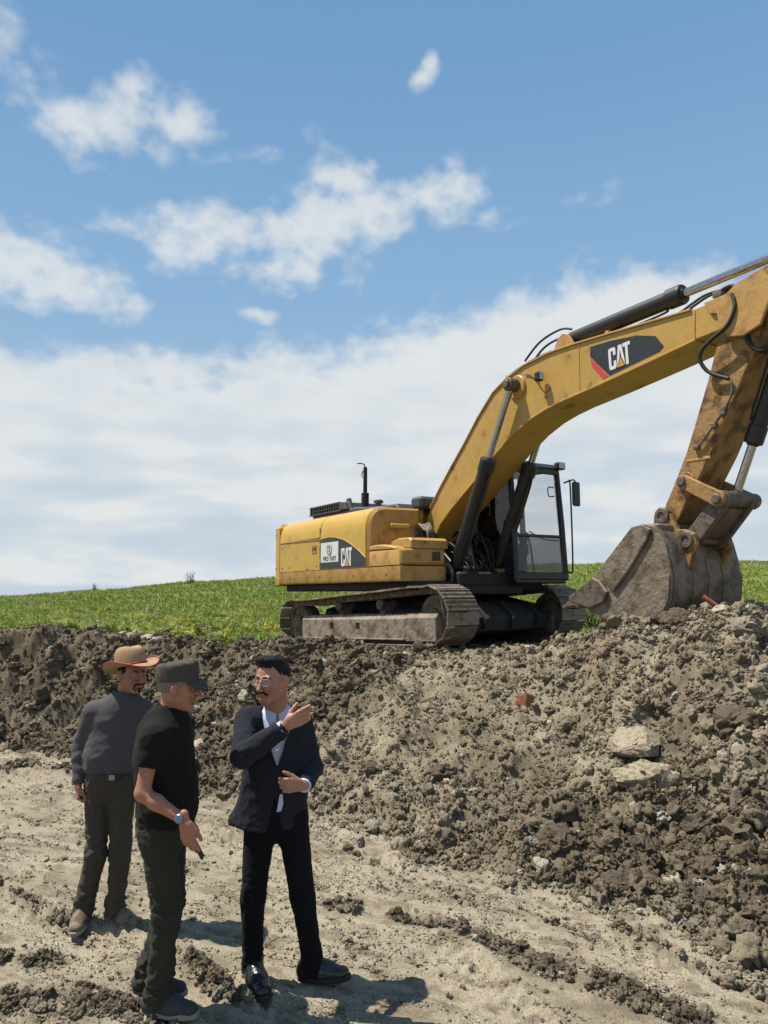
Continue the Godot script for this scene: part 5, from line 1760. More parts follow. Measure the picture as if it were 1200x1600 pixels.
func sheet(mb: MB, rows: Array, up: Vector3, th: float) -> void:
	var R := rows.size()
	var S: int = rows[0].size()
	var N := []
	for i in R:
		var r := []
		for s in S:
			var m: Vector3 = (rows[i][mini(s + 1, S - 1)] - rows[i][maxi(s - 1, 0)]).cross(rows[mini(i + 1, R - 1)][s] - rows[maxi(i - 1, 0)][s]).normalized()
			if m.dot(up) < 0.0: m = -m
			r.append(m)
		N.append(r)
	for i in R - 1:
		for s in S - 1:
			mb.quad(rows[i][s], rows[i][s + 1], rows[i + 1][s + 1], rows[i + 1][s], N[i][s], N[i][s + 1], N[i + 1][s + 1], N[i + 1][s])
			mb.quad(rows[i][s] - N[i][s] * th, rows[i][s + 1] - N[i][s + 1] * th, rows[i + 1][s + 1] - N[i + 1][s + 1] * th, rows[i + 1][s] - N[i + 1][s] * th, -N[i][s], -N[i][s + 1], -N[i + 1][s + 1], -N[i + 1][s])
	for s in S - 1:
		for i in [0, R - 1]:
			mb.flat4(rows[i][s], rows[i][s + 1], rows[i][s + 1] - N[i][s + 1] * th, rows[i][s] - N[i][s] * th, rows[i][s] - rows[R - 1 - i][s])
	for i in R - 1:
		for s in [0, S - 1]:
			mb.flat4(rows[i][s], rows[i + 1][s], rows[i + 1][s] - N[i + 1][s] * th, rows[i][s] - N[i][s] * th, rows[i][s] - rows[i][S - 1 - s])

func facing(f: Vector3, nod := 0.0) -> Basis:
	f = f.normalized()
	return Basis(Vector3.UP.cross(f).normalized(), Vector3.UP, f) * Basis(Vector3.RIGHT, nod)

func head_mesh(mb: MB, c: Vector3, B: Basis, k: float, neck: Vector3, thick := 1.0) -> void:
	var F := Field.new(Vector3(-.11, -.19, -.14), Vector3(.11, .145, .15), .0046)
	F.ell(Vector3(0, .032, -.012), Vector3(.075, .084, .094), Basis(), .02)
	F.ell(Vector3(0, -.028, .016), Vector3(.063 * thick, .076, .070), Basis(), .02)
	for s in [-1.0, 1.0]:
		F.cap(Vector3(s * .052 * thick, -.050, -.012), Vector3(s * .020, -.100, .055), .020, .018, .02)
		F.ell(Vector3(s * .041, -.026, .058), Vector3(.024, .019, .020), Basis(), .015)
		F.ell(Vector3(s * .081, -.006, -.014), Vector3(.010, .034, .020), Basis(Vector3.UP, s * -.45), .006)
		F.ell(Vector3(s * .0115, -.042, .099), Vector3(.0085, .007, .010), Basis(), .006)
		F.ell(Vector3(s * .031, .0, .068), Vector3(.015, .010, .012), Basis(), .008)
	F.ell(Vector3(0, -.101, .066), Vector3(.021, .017, .017), Basis(), .018)
	F.cap(Vector3(-.036, .020, .076), Vector3(.036, .020, .076), .010, .010, .012)
	F.cap(Vector3(0, .012, .086), Vector3(0, -.038, .110), .0075, .0115, .010)
	F.cap(Vector3(-.017, -.064, .085), Vector3(.017, -.064, .085), .006, .006, .008)
	F.cap(Vector3(-.014, -.074, .084), Vector3(.014, -.074, .084), .0065, .0065, .008)
	var nk := B.transposed() * (neck - c) / k
	F.cap(Vector3(0, -.055, -.022), nk.limit_length(.17), .054 * thick, .058 * thick, .03)
	mb.xf = Transform3D(B.scaled_local(Vector3.ONE * k), c)
	F.net(mb)
	mb.xf = Transform3D()
	fix_normals(mb)

func fix_normals(mb: MB) -> void:
	for i in mb.n.size(): mb.n[i] = mb.n[i].normalized()

func face_bits(parent: Node3D, c: Vector3, B: Basis, k: float, moustache: bool, brow := "hair_black") -> void:
	var T := Transform3D(B.scaled_local(Vector3.ONE * k), c)
	for s in [-1.0, 1.0]:
		var e := MB.new()
		e.xf = T
		e.lathe(Vector3(s * .031 - .013, .001, .0765), Vector3(1, 0, -s * .25), [Vector2(0, 0), Vector2(.004, .0045), Vector2(.013, .0062), Vector2(.022, .0045), Vector2(.026, 0)], 10)
		fix_normals(e)
		part(e, "eye", mats["eye_white"], parent)
		var ir := MB.new()
		ir.xf = T
		ir.lathe(Vector3(s * .031, .001, .078), Vector3(s * .1, 0, 1), [Vector2(0, 0), Vector2(0, .0052), Vector2(.0045, .004), Vector2(.0055, 0)], 10)
		fix_normals(ir)
		part(ir, "iris", mats["eye_dark"], parent)
		var b := MB.new()
		b.xf = T
		b.tube([Vector3(s * .014, .019, .0885), Vector3(s * .027, .0245, .086), Vector3(s * .040, .0235, .079), Vector3(s * .050, .017, .069)], .0048, .0028, 6)
		fix_normals(b)
		part(b, "eyebrow", mats[brow], parent)
	if moustache:
		var m := MB.new()
		m.xf = T
		m.tube(curve([Vector3(-.034, -.068, .077), Vector3(-.022, -.057, .091), Vector3(0, -.053, .099), Vector3(.022, -.057, .091), Vector3(.034, -.068, .077)], 5), .0052, .0048, 8)
		fix_normals(m)
		part(m, "moustache", mats["hair_black"], parent)
	var l := MB.new()
	l.xf = T
	l.tube([Vector3(-.022, -.069, .084), Vector3(0, -.069, .0925), Vector3(.022, -.069, .084)], .0035, .0035, 6)
	fix_normals(l)
	part(l, "mouth", mats["lip"], parent)

# u along the fingers, v towards the thumb, n out of the back of the hand
func hand_mesh(mb: MB, W: Vector3, u: Vector3, v: Vector3, n: Vector3, curls: Array, spread := .1, thumb := Vector3(.55, .8, -.25), k := 1.0) -> void:
	u = u.normalized()
	n = (n - u * n.dot(u)).normalized()
	var v2 := u.cross(n).normalized()
	if v2.dot(v) < 0.0: v2 = -v2
	v = v2
	var c := W + u * .085 * k
	var H := Vector3.ONE * .135 * k
	var F := Field.new(c - H, c + H, .0048)
	var offs := [.030, .0105, -.0095, -.028]
	var lens := [.072, .080, .074, .058]
	F.cap(W - u * .03, W + u * .015, .026 * k, .025 * k, .02, n, 1.35)
	for i in 4:
		var K: Vector3 = W + (u * (.086 - .003 * i * i * .5) + v * offs[i]) * k
		F.cap(W + (u * .012 + v * offs[i] * .55) * k, K, .0155 * k, .0115 * k, .014, n, 1.15)
		var d: Vector3 = (u + v * offs[i] * spread * 30.0 * .33).normalized()
		var p := K
		var seg := [.48, .29, .23]
		var ang := 0.0
		for j in 3:
			ang += curls[i] * ([.8, 1.1, .7][j])
			var q: Vector3 = p + (d * cos(ang) - n * sin(ang)) * lens[i] * seg[j] * k
			F.cap(p, q, (.0098 - .0009 * j) * k, (.0092 - .0010 * j) * k, .004)
			p = q
	var t0 := W + (u * .022 + v * .022) * k
	var td := (u * thumb.x + v * thumb.y + n * thumb.z).normalized()
	var t1 := t0 + td * .040 * k
	F.cap(t0, t1, .015 * k, .0125 * k, .012)
	var td2 := (td + u * .55).normalized()
	var t2 := t1 + td2 * .030 * k
	F.cap(t1, t2, .0115 * k, .0105 * k, .004)
	F.cap(t2, t2 + (td2 + u * .25).normalized() * .024 * k, .0105 * k, .0085 * k, .004)
	F.net(mb)

# the whole body as one skin; thin under the clothes
func body_mesh(mb: MB, S: Dictionary, g: float, cell := .012) -> void:
	var F := Field.new(Vector3(-.50, .02, -.36), Vector3(.50, 1.56, .46), cell)
	var f: Vector3 = S.fwd
	F.cap(S.shR, S.shL, .055 + g, .055 + g, .04)
	F.cap(S.chest, S.waist, S.rc + g, S.rw + g, .06, f, S.q)
	F.cap(S.waist, S.pelvis, S.rw + g, S.rp + g, .06, f, S.q * .94)
	F.cap(S.neck - Vector3(0, .02, 0), S.neck + Vector3(0, .06, 0), .058 + g, .054 + g, .05)
	for q in ["R", "L"]:
		F.cap(S["sh" + q], S["el" + q], .046 + g, .036 + g, .03)
		F.cap(S["el" + q], S["el" + q].lerp(S["wr" + q], .35), .036 + g, .037 + g, .02)
		F.cap(S["el" + q].lerp(S["wr" + q], .35), S["wr" + q], .037 + g, .024 + g, .02)
		F.cap(S["hip" + q], S["kn" + q], .078 + g, .050 + g, .03)
		F.cap(S["kn" + q], S["kn" + q].lerp(S["an" + q], .35), .050 + g, .052 + g, .02)
		F.cap(S["kn" + q].lerp(S["an" + q], .35), S["an" + q], .050 + g, .034 + g, .02)
	F.net(mb)

func trousers(parent: Node3D, S: Dictionary, m: String, waist: float, rt: float, rk: float, ra: float, sd: int, amp: float, tilt := Vector3.ZERO) -> MeshInstance3D:
	var F := Field.new(Vector3(-.38, .03, -.24), Vector3(.36, 1.12, .24), .0102)
	var f: Vector3 = S.fwd
	F.cap(S.waist - Vector3(0, .06, 0), S.pelvis, S.rw + .012, S.rp + .012, .05, f, S.q * .94)
	for q in ["R", "L"]:
		var kn: Vector3 = S["kn" + q]
		var an: Vector3 = S["an" + q]
		F.cap(S["hip" + q], kn, rt, rk, .035)
		F.cap(kn, an + Vector3(0, .02, 0), rk, ra, .02)
		F.cap(an + Vector3(0, .03, 0), an - Vector3(0, .02, -.012), ra, ra * 1.06, .015)
	var c := Hem.new(sd)
	c.high = waist
	c.tilt = tilt
	c.low = .055
	c.amp = amp
	c.knee = S.knR.y
	c.freq = Vector3(8, 11, 8)
	F.each(c)
	var mb := MB.new()
	F.net(mb, c)
	return part(mb, "trousers", mats[m], parent)

func shoe(parent: Node3D, heel: Vector3, toe: Vector3, m: String, sole_m: String, k := 1.0, laces := "") -> void:
	var x := (toe - heel).normalized()
	var z := x.cross(Vector3.UP).normalized()
	var y := z.cross(x)
	var T := Transform3D(Basis(x, y, z).scaled_local(Vector3.ONE * k), heel)
	var F := Field.new(Vector3(-.03, .0, -.07), Vector3(.32, .16, .07), .005)
	F.cap(Vector3(.048, .060, 0), Vector3(.075, .105, 0), .044, .043, .03)
	F.cap(Vector3(.044, .040, 0), Vector3(.15, .045, 0), .040, .044, .03)
	F.cap(Vector3(.08, .085, 0), Vector3(.17, .055, 0), .038, .036, .03)
	F.cap(Vector3(.15, .038, .002), Vector3(.238, .034, 0), .047, .040, .03, Vector3(0, 1, 0), 1.25)
	var c := Hem.new(3)
	c.low = .022
	c.high = .125
	c.amp = .001
	c.freq = Vector3(30, 30, 30)
	F.each(c)
	var mb := MB.new()
	mb.xf = T
	F.net(mb, c)
	fix_normals(mb)
	var o := part(mb, "shoe", mats[m], parent)
	var P := []
	for i in 28:
		var a := TAU * i / 28.0
		var px := .143 + .144 * cos(a)
		var w := .050 * pow(absf(sin(a)), .72) * signf(sin(a))
		w *= .80 + .26 * smooth(.05, .2, px) - .16 * smooth(.22, .29, px)
		P.append(Vector2(px, w))
	var sm := MB.new()
	sm.xf = T * Transform3D(PLAN_Y, Vector3.ZERO)
	sm.prism(P, -.030, 0.0, .006)
	fix_normals(sm)
	part(sm, "sole", mats[sole_m], o)
	if laces:
		for i in 4:
			var lm := MB.new()
			lm.xf = T
			var lx := .115 + i * .024
			var ly := .118 - i * .0125
			lm.tube([Vector3(lx - .006, ly - .012, -.026), Vector3(lx, ly + .004, 0), Vector3(lx - .006, ly - .012, .026)], .0032, .0032, 5)
			fix_normals(lm)
			part(lm, "lace", mats[laces], o)

func at_feet(o: Node3D, x: float, z: float, spots: Array) -> void:
	var y := 0.0
	for s in spots: y += gy(x + s.x, z + s.y)
	o.position = Vector3(x, y / spots.size() + .004, z)

func suit_man() -> void:
	var o := Node3D.new()
	top(o, "person")
	tag(o, "man in dark suit and glasses, arm raised and pointing right", "person")
	at_feet(o, -.52, -4.385, [Vector2(-.17, .06), Vector2(.2, .03)])
	var S := {fwd = Vector3(.19, 0, .98), q = 1.42, rc = .148, rw = .140, rp = .150,
		neck = Vector3(-.085, 1.43, -.035), chest = Vector3(-.084, 1.285, -.018), waist = Vector3(-.085, 1.06, 0), pelvis = Vector3(-.078, .90, 0),
		shR = Vector3(-.243, 1.392, .015), shL = Vector3(.050, 1.362, -.085), elR = Vector3(-.228, 1.245, .215), wrR = Vector3(.002, 1.412, .325),
		elL = Vector3(.118, 1.120, -.060), wrL = Vector3(.092, 1.078, .165), hipR = Vector3(-.160, .865, 0), hipL = Vector3(.010, .865, 0),
		knR = Vector3(-.190, .455, .045), knL = Vector3(.082, .465, .06), anR = Vector3(-.194, .09, -.01), anL = Vector3(.135, .105, .02)}
	var hc := Vector3(-.108, 1.617, .012)
	var B := facing(Vector3(-.50, 0, .86), .03)
	var mb := MB.new()
	body_mesh(mb, S, 0.0, .018)
	head_mesh(mb, hc, B, 1.06, S.neck, 1.13)
	hand_mesh(mb, S.wrR + Vector3(.012, .012, .004), Vector3(.87, .46, .12), Vector3(-.4, .8, -.3), Vector3(-.22, -.10, .96), [.06, .14, .30, .42], .12, Vector3(.62, .62, -.45))
	hand_mesh(mb, S.wrL + Vector3(-.012, .008, .014), Vector3(-.78, .10, .55), Vector3(0, 1, .1), Vector3(.45, .1, .85), [.95, 1.0, 1.05, 1.1], .1, Vector3(.75, .6, -.2))
	var body := part(mb, "body", mats["skin_a"], o)
	face_bits(body, hc, B, 1.06, true)
	# hair swept up
	var HF := Field.new(Vector3(-.11, -.09, -.13), Vector3(.11, .17, .12), .0045)
	HF.ell(Vector3(0, .034, -.016), Vector3(.0785, .088, .098), Basis(), .02)
	HF.ell(Vector3(.0, .103, .022), Vector3(.058, .025, .058), Basis(Vector3.RIGHT, -.12), .02)
	HF.ell(Vector3(-.02, .111, .050), Vector3(.036, .018, .030), Basis(), .015)
	var bar := Barber.new(4)
	HF.each(bar)
	var hm := MB.new()
	hm.xf = Transform3D(B.scaled_local(Vector3.ONE * 1.06), hc)
	HF.net(hm, bar)
	fix_normals(hm)
	part(hm, "hair", mats["hair_black"], o)
	# glasses
	var T := Transform3D(B.scaled_local(Vector3.ONE * 1.06), hc)
	var gm := MB.new()
	gm.xf = T
	for s in [-1.0, 1.0]:
		var P := []
		for i in 17:
			var a := TAU * i / 16.0
			P.append(Vector3(s * .033 + cos(a) * .025, -.002 + clampf(sin(a) * 1.3, -.9, .9) * .019, .102 - absf(s * .033 + cos(a) * .025) * .16))
		gm.tube(P, .0010, .0010, 5)
		gm.tube([Vector3(s * .057, .006, .092), Vector3(s * .078, .008, .06), Vector3(s * .081, .006, -.01)], .0014, .0014, 5)
	gm.tube([Vector3(-.009, .004, .100), Vector3(0, .007, .103), Vector3(.009, .004, .100)], .0014, .0014, 5)
	fix_normals(gm)
	var glasses := part(gm, "glasses", mats["watch_metal"], o)
	for s in [-1.0, 1.0]:
		var lm := MB.new()
		lm.xf = T * Transform3D(Basis(Vector3.UP, s * .16), Vector3(s * .033, -.002, .097))
		lm.box(Vector3.ZERO, Vector3(.046, .032, .0012), .0004)
		fix_normals(lm)
		part(lm, "lens", mats["lens"], glasses)
	# shirt with collar
	var SF := Field.new(Vector3(-.34, .99, -.20), Vector3(.22, 1.53, .20), .0072)
	SF.cap(S.chest, S.waist, S.rc + .014, S.rw + .012, .05, S.fwd, S.q)
	SF.cap(S.shR + Vector3(.04, 0, 0), S.shL - Vector3(.04, 0, 0), .060, .060, .04)
	SF.cap(S.neck - Vector3(0, .03, 0), S.neck + Vector3(.0, .050, .004), .072, .067, .02)
	var hs := Tee.new(6)
	hs.low = 1.0
	hs.neck = S.neck + Vector3(0, .035, .004)
	hs.amp = .002
	hs.throat = .085
	SF.each(hs)
	var sm := MB.new()
	SF.net(sm, hs)
	var shirt := part(sm, "shirt", mats["shirt_blue"], o)
	for s in [-1.0, 1.0]:
		var rows := []
		var left := Vector3.UP.cross(S.fwd)
		for i in 7:
			var a := .10 + i * .36
			var dir: Vector3 = S.fwd * cos(a) + left * s * sin(a)
			var drop := .048 * (1.0 - i / 9.0) + .012
			var fall := .062 * pow(1.0 - i / 6.0, 1.4)
			rows.append([S.neck + Vector3(0, .066 - fall, 0) + dir * (.069 + .006 * (1.0 - i / 6.0)), S.neck + Vector3(0, .066 - fall * .8 - drop, 0) + dir * (.083 + .022 * (1.0 - i / 6.0))])
		var cm := MB.new()
		sheet(cm, rows, S.fwd, .003)
		part(cm, "collar", mats["shirt_blue"], shirt)
	var bb: Vector3 = S.chest + S.fwd * .118
	for i in 3: rod(shirt, "shirt_button", "decal_white", bb + Vector3(.0, .04 - i * .075, .0), bb + Vector3(.0, .04 - i * .075, 0) + S.fwd * .005, .006, .002, 10)
	# jacket
	var JF := Field.new(Vector3(-.42, .78, -.26), Vector3(.26, 1.52, .42), .0100)
	var jf: Vector3 = S.fwd
	JF.cap(S.shR + Vector3(.02, .006, 0), S.neck - Vector3(0, .05, 0), .068, .070, .04)
	JF.cap(S.neck - Vector3(0, .05, 0), S.shL + Vector3(-.02, .0, 0), .070, .060, .04)
	JF.cap(S.chest, S.waist, S.rc + .030, S.rw + .026, .06, jf, S.q)
	JF.cap(S.waist, S.pelvis + Vector3(-.012, -.12, -.012), S.rw + .026, S.rp + .046, .06, jf, S.q * .92)
	JF.cap(S.pelvis + Vector3(-.08, .06, -.03), Vector3(-.292, .835, -.045), .10, .056, .08)
	JF.cap(S.neck - Vector3(0, .05, .01), S.neck + Vector3(0, .0, -.015), .095, .080, .04)
	for q in [["R", .066, .060, .049], ["L", .060, .055, .046]]:
		var sh: Vector3 = S["sh" + q[0]]
		var el: Vector3 = S["el" + q[0]]
		var wr: Vector3 = S["wr" + q[0]]
		JF.cap(sh, el, q[1], q[2], .035)
		JF.cap(el, wr - (wr - el).normalized() * .035, q[2], q[3], .02)
	var jc := Jacket.new(9)
	jc.c = S.chest
	jc.fwd = jf
	jc.side = Vector3.UP.cross(jf)
	jc.amp = .0055
	jc.freq = Vector3(8, 8, 8)
	JF.each(jc)
	var jm := MB.new()
	JF.net(jm, jc)
	var jacket := part(jm, "suit_jacket", mats["suit_cloth"], o)
	# lapels as folded cloth over the chest
	for s in [-1.0, 1.0]:
		var left := Vector3.UP.cross(jf)
		var rows := []
		for i in 9:
			var t := i / 8.0
			var y := lerpf(1.175, 1.425, t)
			var w := .004 + .080 * clampf((y - 1.16) / .24, 0.0, 1.0)
			var wide := .068 * smooth(0.0, .62, t) * (1.0 - .25 * smooth(.75, 1.0, t))
			if i == 6: wide += .012
			var inn: Vector3 = left * s * (w - .003)
			var out: Vector3 = left * s * (w + wide + .002)
			var dz := lerpf(.146, .126, t)
			rows.append([Vector3(S.chest.x, y, S.chest.z) + inn + jf * (dz + .006), Vector3(S.chest.x, y + .006, S.chest.z) + (inn + out) * .5 + jf * (dz + .006 - wide * .10), Vector3(S.chest.x, y + .010, S.chest.z) + out + jf * (dz + .001 - wide * .30)])
		var lm := MB.new()
		sheet(lm, rows, jf, .004)
		part(lm, "lapel", mats["suit_cloth"], jacket)
	var jb := MB.new()
	jb.cyl(S.chest + jf * .160 + Vector3(.02, -.205, .0), S.chest + jf * .172 + Vector3(.02, -.205, .0), .010, .003, 12)
	part(jb, "jacket_button", mats["leather_belt"], jacket)
	for q in ["R", "L"]:
		var d: Vector3 = (S["wr" + q] - S["el" + q]).normalized()
		var cf := MB.new()
		cf.lathe(S["wr" + q] - d * .03, d, [Vector2(0, 0), Vector2(0, .040), Vector2(.028, .039), Vector2(.034, .036), Vector2(.034, .0)], 20)
		part(cf, "shirt_cuff", mats["shirt_blue"], shirt)
	var tail := MB.new()
	var tb: Vector3 = S.waist + S.fwd * .150
	sheet(tail, [[tb + Vector3(.018, -.03, 0), tb + Vector3(.034, -.03, 0)], [tb + Vector3(.010, -.085, .008), tb + Vector3(.038, -.08, .006)], [tb + Vector3(.004, -.120, .010), tb + Vector3(.028, -.115, .008)]], S.fwd, .003)
	part(tail, "shirt_tail", mats["shirt_blue"], shirt)
	trousers(o, S, "suit_trousers", 1.04, .089, .062, .051, 14, .005)
	shoe(o, Vector3(-.228, .0, -.085), Vector3(-.100, .0, .19), "shoe_black", "shoe_sole", 1.14, "shoe_black")
	shoe(o, Vector3(.055, .006, -.010), Vector3(.32, .045, .06), "shoe_black", "shoe_sole", 1.06, "shoe_black")

func tee_man() -> void:
	var o := Node3D.new()
	top(o, "person")
	tag(o, "man in black T-shirt, cap and wristwatch, seen from the side", "person")
	at_feet(o, -1.13, -4.08, [Vector2(.05, .07), Vector2(-.05, -.1)])
	var S := {fwd = Vector3(.98, 0, .05).normalized(), q = 1.30, rc = .160, rw = .158, rp = .150,
		neck = Vector3(.018, 1.415, 0), chest = Vector3(.0, 1.265, 0), waist = Vector3(.018, 1.03, 0), pelvis = Vector3(.0, .89, 0),
		shR = Vector3(-.010, 1.352, .185), shL = Vector3(.030, 1.350, -.175), elR = Vector3(-.045, 1.095, .232), wrR = Vector3(.165, .985, .272),
		elL = Vector3(.0, 1.09, -.235), wrL = Vector3(.03, .87, -.225), hipR = Vector3(-.002, .865, .085), hipL = Vector3(-.006, .865, -.085),
		knR = Vector3(.056, .485, .10), knL = Vector3(.022, .465, -.085), anR = Vector3(.018, .10, .075), anL = Vector3(-.085, .10, -.115)}
	var hc := Vector3(.058, 1.572, 0)
	var B := facing(Vector3(.97, 0, -.16), .05)
	var mb := MB.new()
	body_mesh(mb, S, 0.0, .0105)
	head_mesh(mb, hc, B, 1.03, S.neck, 1.08)
	hand_mesh(mb, S.wrR + Vector3(.010, -.006, .004), Vector3(.24, -.96, .05), Vector3(.9, .3, .25), Vector3(-.25, -.05, .96), [.22, .26, .30, .34], .0, Vector3(.85, .42, -.35))
	hand_mesh(mb, S.wrL + Vector3(.006, -.008, 0), Vector3(.05, -.99, 0), Vector3(.9, .1, .1), Vector3(-.2, 0, -.97), [.5, .55, .6, .65], .1)
	var body := part(mb, "body", mats["skin_b"], o)
	face_bits(body, hc, B, 1.03, false, "hair_grey")
	var HF := Field.new(Vector3(-.10, -.09, -.12), Vector3(.10, .12, .06), .005)
	HF.ell(Vector3(0, .030, -.014), Vector3(.0775, .086, .0965), Basis(), .02)
	var bar := Barber.new(5)
	bar.style = 1
	HF.each(bar)
	var hm := MB.new()
	hm.xf = Transform3D(B.scaled_local(Vector3.ONE * 1.03), hc)
	HF.net(hm)
	fix_normals(hm)
	part(hm, "hair", mats["hair_grey"], o)
	# field cap: band, slightly flared flat crown, short peak
	var T := Transform3D(B.scaled_local(Vector3.ONE * 1.03), hc) * Transform3D(Basis(Vector3.RIGHT, -.04), Vector3(0, .0, 0))
	var cm := MB.new()
	cm.xf = T
	var nzc := FastNoiseLite.new()
	nzc.seed = 3
	nzc.frequency = 1.0
	var rings := []
	for q in [[.036, 1.0], [.048, 1.012], [.070, 1.01], [.092, 1.0], [.110, .985], [.122, .93], [.128, .80], [.131, .55], [.132, .2]]:
		var ring := []
		for i in 32:
			var a := TAU * i / 32.0
			var p := Vector3(cos(a) * .086 * q[1], q[0] + (.004 + .10 * maxf(q[0] - .09, 0.0) * 3.0) * sin(a) * q[1], sin(a) * .107 * q[1] - .010)
			p += p.normalized() * (.010 * nzc.get_noise_3dv(p * 16.0) + .005 * nzc.get_noise_3dv(p * 40.0)) * smooth(.045, .08, q[0])
			ring.append(p)
		rings.append(ring)
	cm.loft(rings, true, false, true)
	fix_normals(cm)
	var cap := part(cm, "cap", mats["cap_cloth"], o)
	var bm := MB.new()
	bm.xf = T
	var rows := []
	for i in 6:
		var t := i / 5.0
		var row := []
		for j in 15:
			var a := lerpf(-1.12, 1.12, j / 14.0)
			var x := sin(a) * (.086 + .004 * t)
			var reach := .072 * t * cos(a * .62)
			row.append(Vector3(x, .047 - .030 * t * t - .018 * pow(absf(sin(a)), 2.0) - .010 * t, cos(a) * .104 - .010 + reach))
		rows.append(row)
	sheet(bm, rows, Vector3.UP, .004)
	fix_normals(bm)
	part(bm, "peak", mats["cap_cloth"], cap)
	# T-shirt: sleeves first, cut at their ends, then the trunk
	var F := Field.new(Vector3(-.30, .86, -.34), Vector3(.32, 1.50, .36), .0100)
	for q in ["R", "L"]:
		F.cap(S["sh" + q], S["sh" + q].lerp(S["el" + q], .66), .066, .062, .035)
	var tc := Tee.new(21)
	tc.low = .80
	tc.neck = S.neck + Vector3(.004, .008, 0)
	tc.amp = .007
	tc.freq = Vector3(6, 7, 6)
	for q in ["R", "L"]:
		var d: Vector3 = (S["el" + q] - S["sh" + q]).normalized()
		tc.cuffs.append([S["sh" + q].lerp(S["el" + q], .53), d])
	F.each(tc)
	for q in ["R", "L"]: F.cap(S.neck - Vector3(0, .03, 0), S["sh" + q] - Vector3(0, .004, 0), .064, .052, .05)
	F.cap(S.chest + Vector3(-.012, .06, 0), S.chest + Vector3(-.022, -.06, 0), S.rc + .004, S.rc + .014, .05, S.fwd, S.q)
	F.cap(S.chest, S.waist, S.rc + .014, S.rw + .018, .05, S.fwd, S.q)
	F.cap(S.waist, S.pelvis + Vector3(.006, -.04, 0), S.rw + .018, S.rp + .024, .05, S.fwd, S.q * .96)
	F.cap(S.neck - Vector3(.01, .05, 0), S.neck + Vector3(0, .012, 0), .088, .073, .05)
	tc.cuffs = []
	tc.low = .900
	F.each(tc)
	var tm := MB.new()
	F.net(tm, tc)
	part(tm, "tee_shirt", mats["tee_black"], o)
	trousers(o, S, "trousers_green", .955, .095, .062, .056, 31, .011)
	# watch
	var d: Vector3 = (S.wrR - S.elR).normalized()
	var wm := MB.new()
	wm.lathe(S.wrR - d * .022, d, [Vector2(0, .026), Vector2(0, .0305), Vector2(.022, .0305), Vector2(.022, .026)], 24)
	var w := part(wm, "watch", mats["leather_belt"], o)
	var wn := Vector3(-.25, .25, .94)
	wn = (wn - d * wn.dot(d)).normalized()
	var wc := MB.new()
	wc.cyl(S.wrR - d * .011 + wn * .024, S.wrR - d * .011 + wn * .036, .021, .003, 24)
	part(wc, "watch_case", mats["watch_metal"], w)
	var wf := MB.new()
	wf.cyl(S.wrR - d * .011 + wn * .0355, S.wrR - d * .011 + wn * .0372, .0165, .0005, 24)
	part(wf, "watch_dial", mats["watch_face"], w)
	shoe(o, Vector3(-.065, .0, .070), Vector3(.21, .0, .110), "shoe_dark", "shoe_pale", 1.03, "shoe_pale")
	shoe(o, Vector3(-.175, .0, -.125), Vector3(.10, .0, -.095), "shoe_dark", "shoe_pale", 1.03, "shoe_pale")
	# the dark thing in his hand
	var hmb := MB.new()
	hmb.box(Vector3.ZERO, Vector3(.016, .085, .045), .005)
	var held := part(hmb, "held_case", mats["rubber"], self)
	held.name = numbered("held_case")
	held.position = o.position + Vector3(.240, .835, .250)
	held.rotation = Vector3(.1, .2, .45)
	tag(held, "small black object held in the hand below the wristwatch", "case")

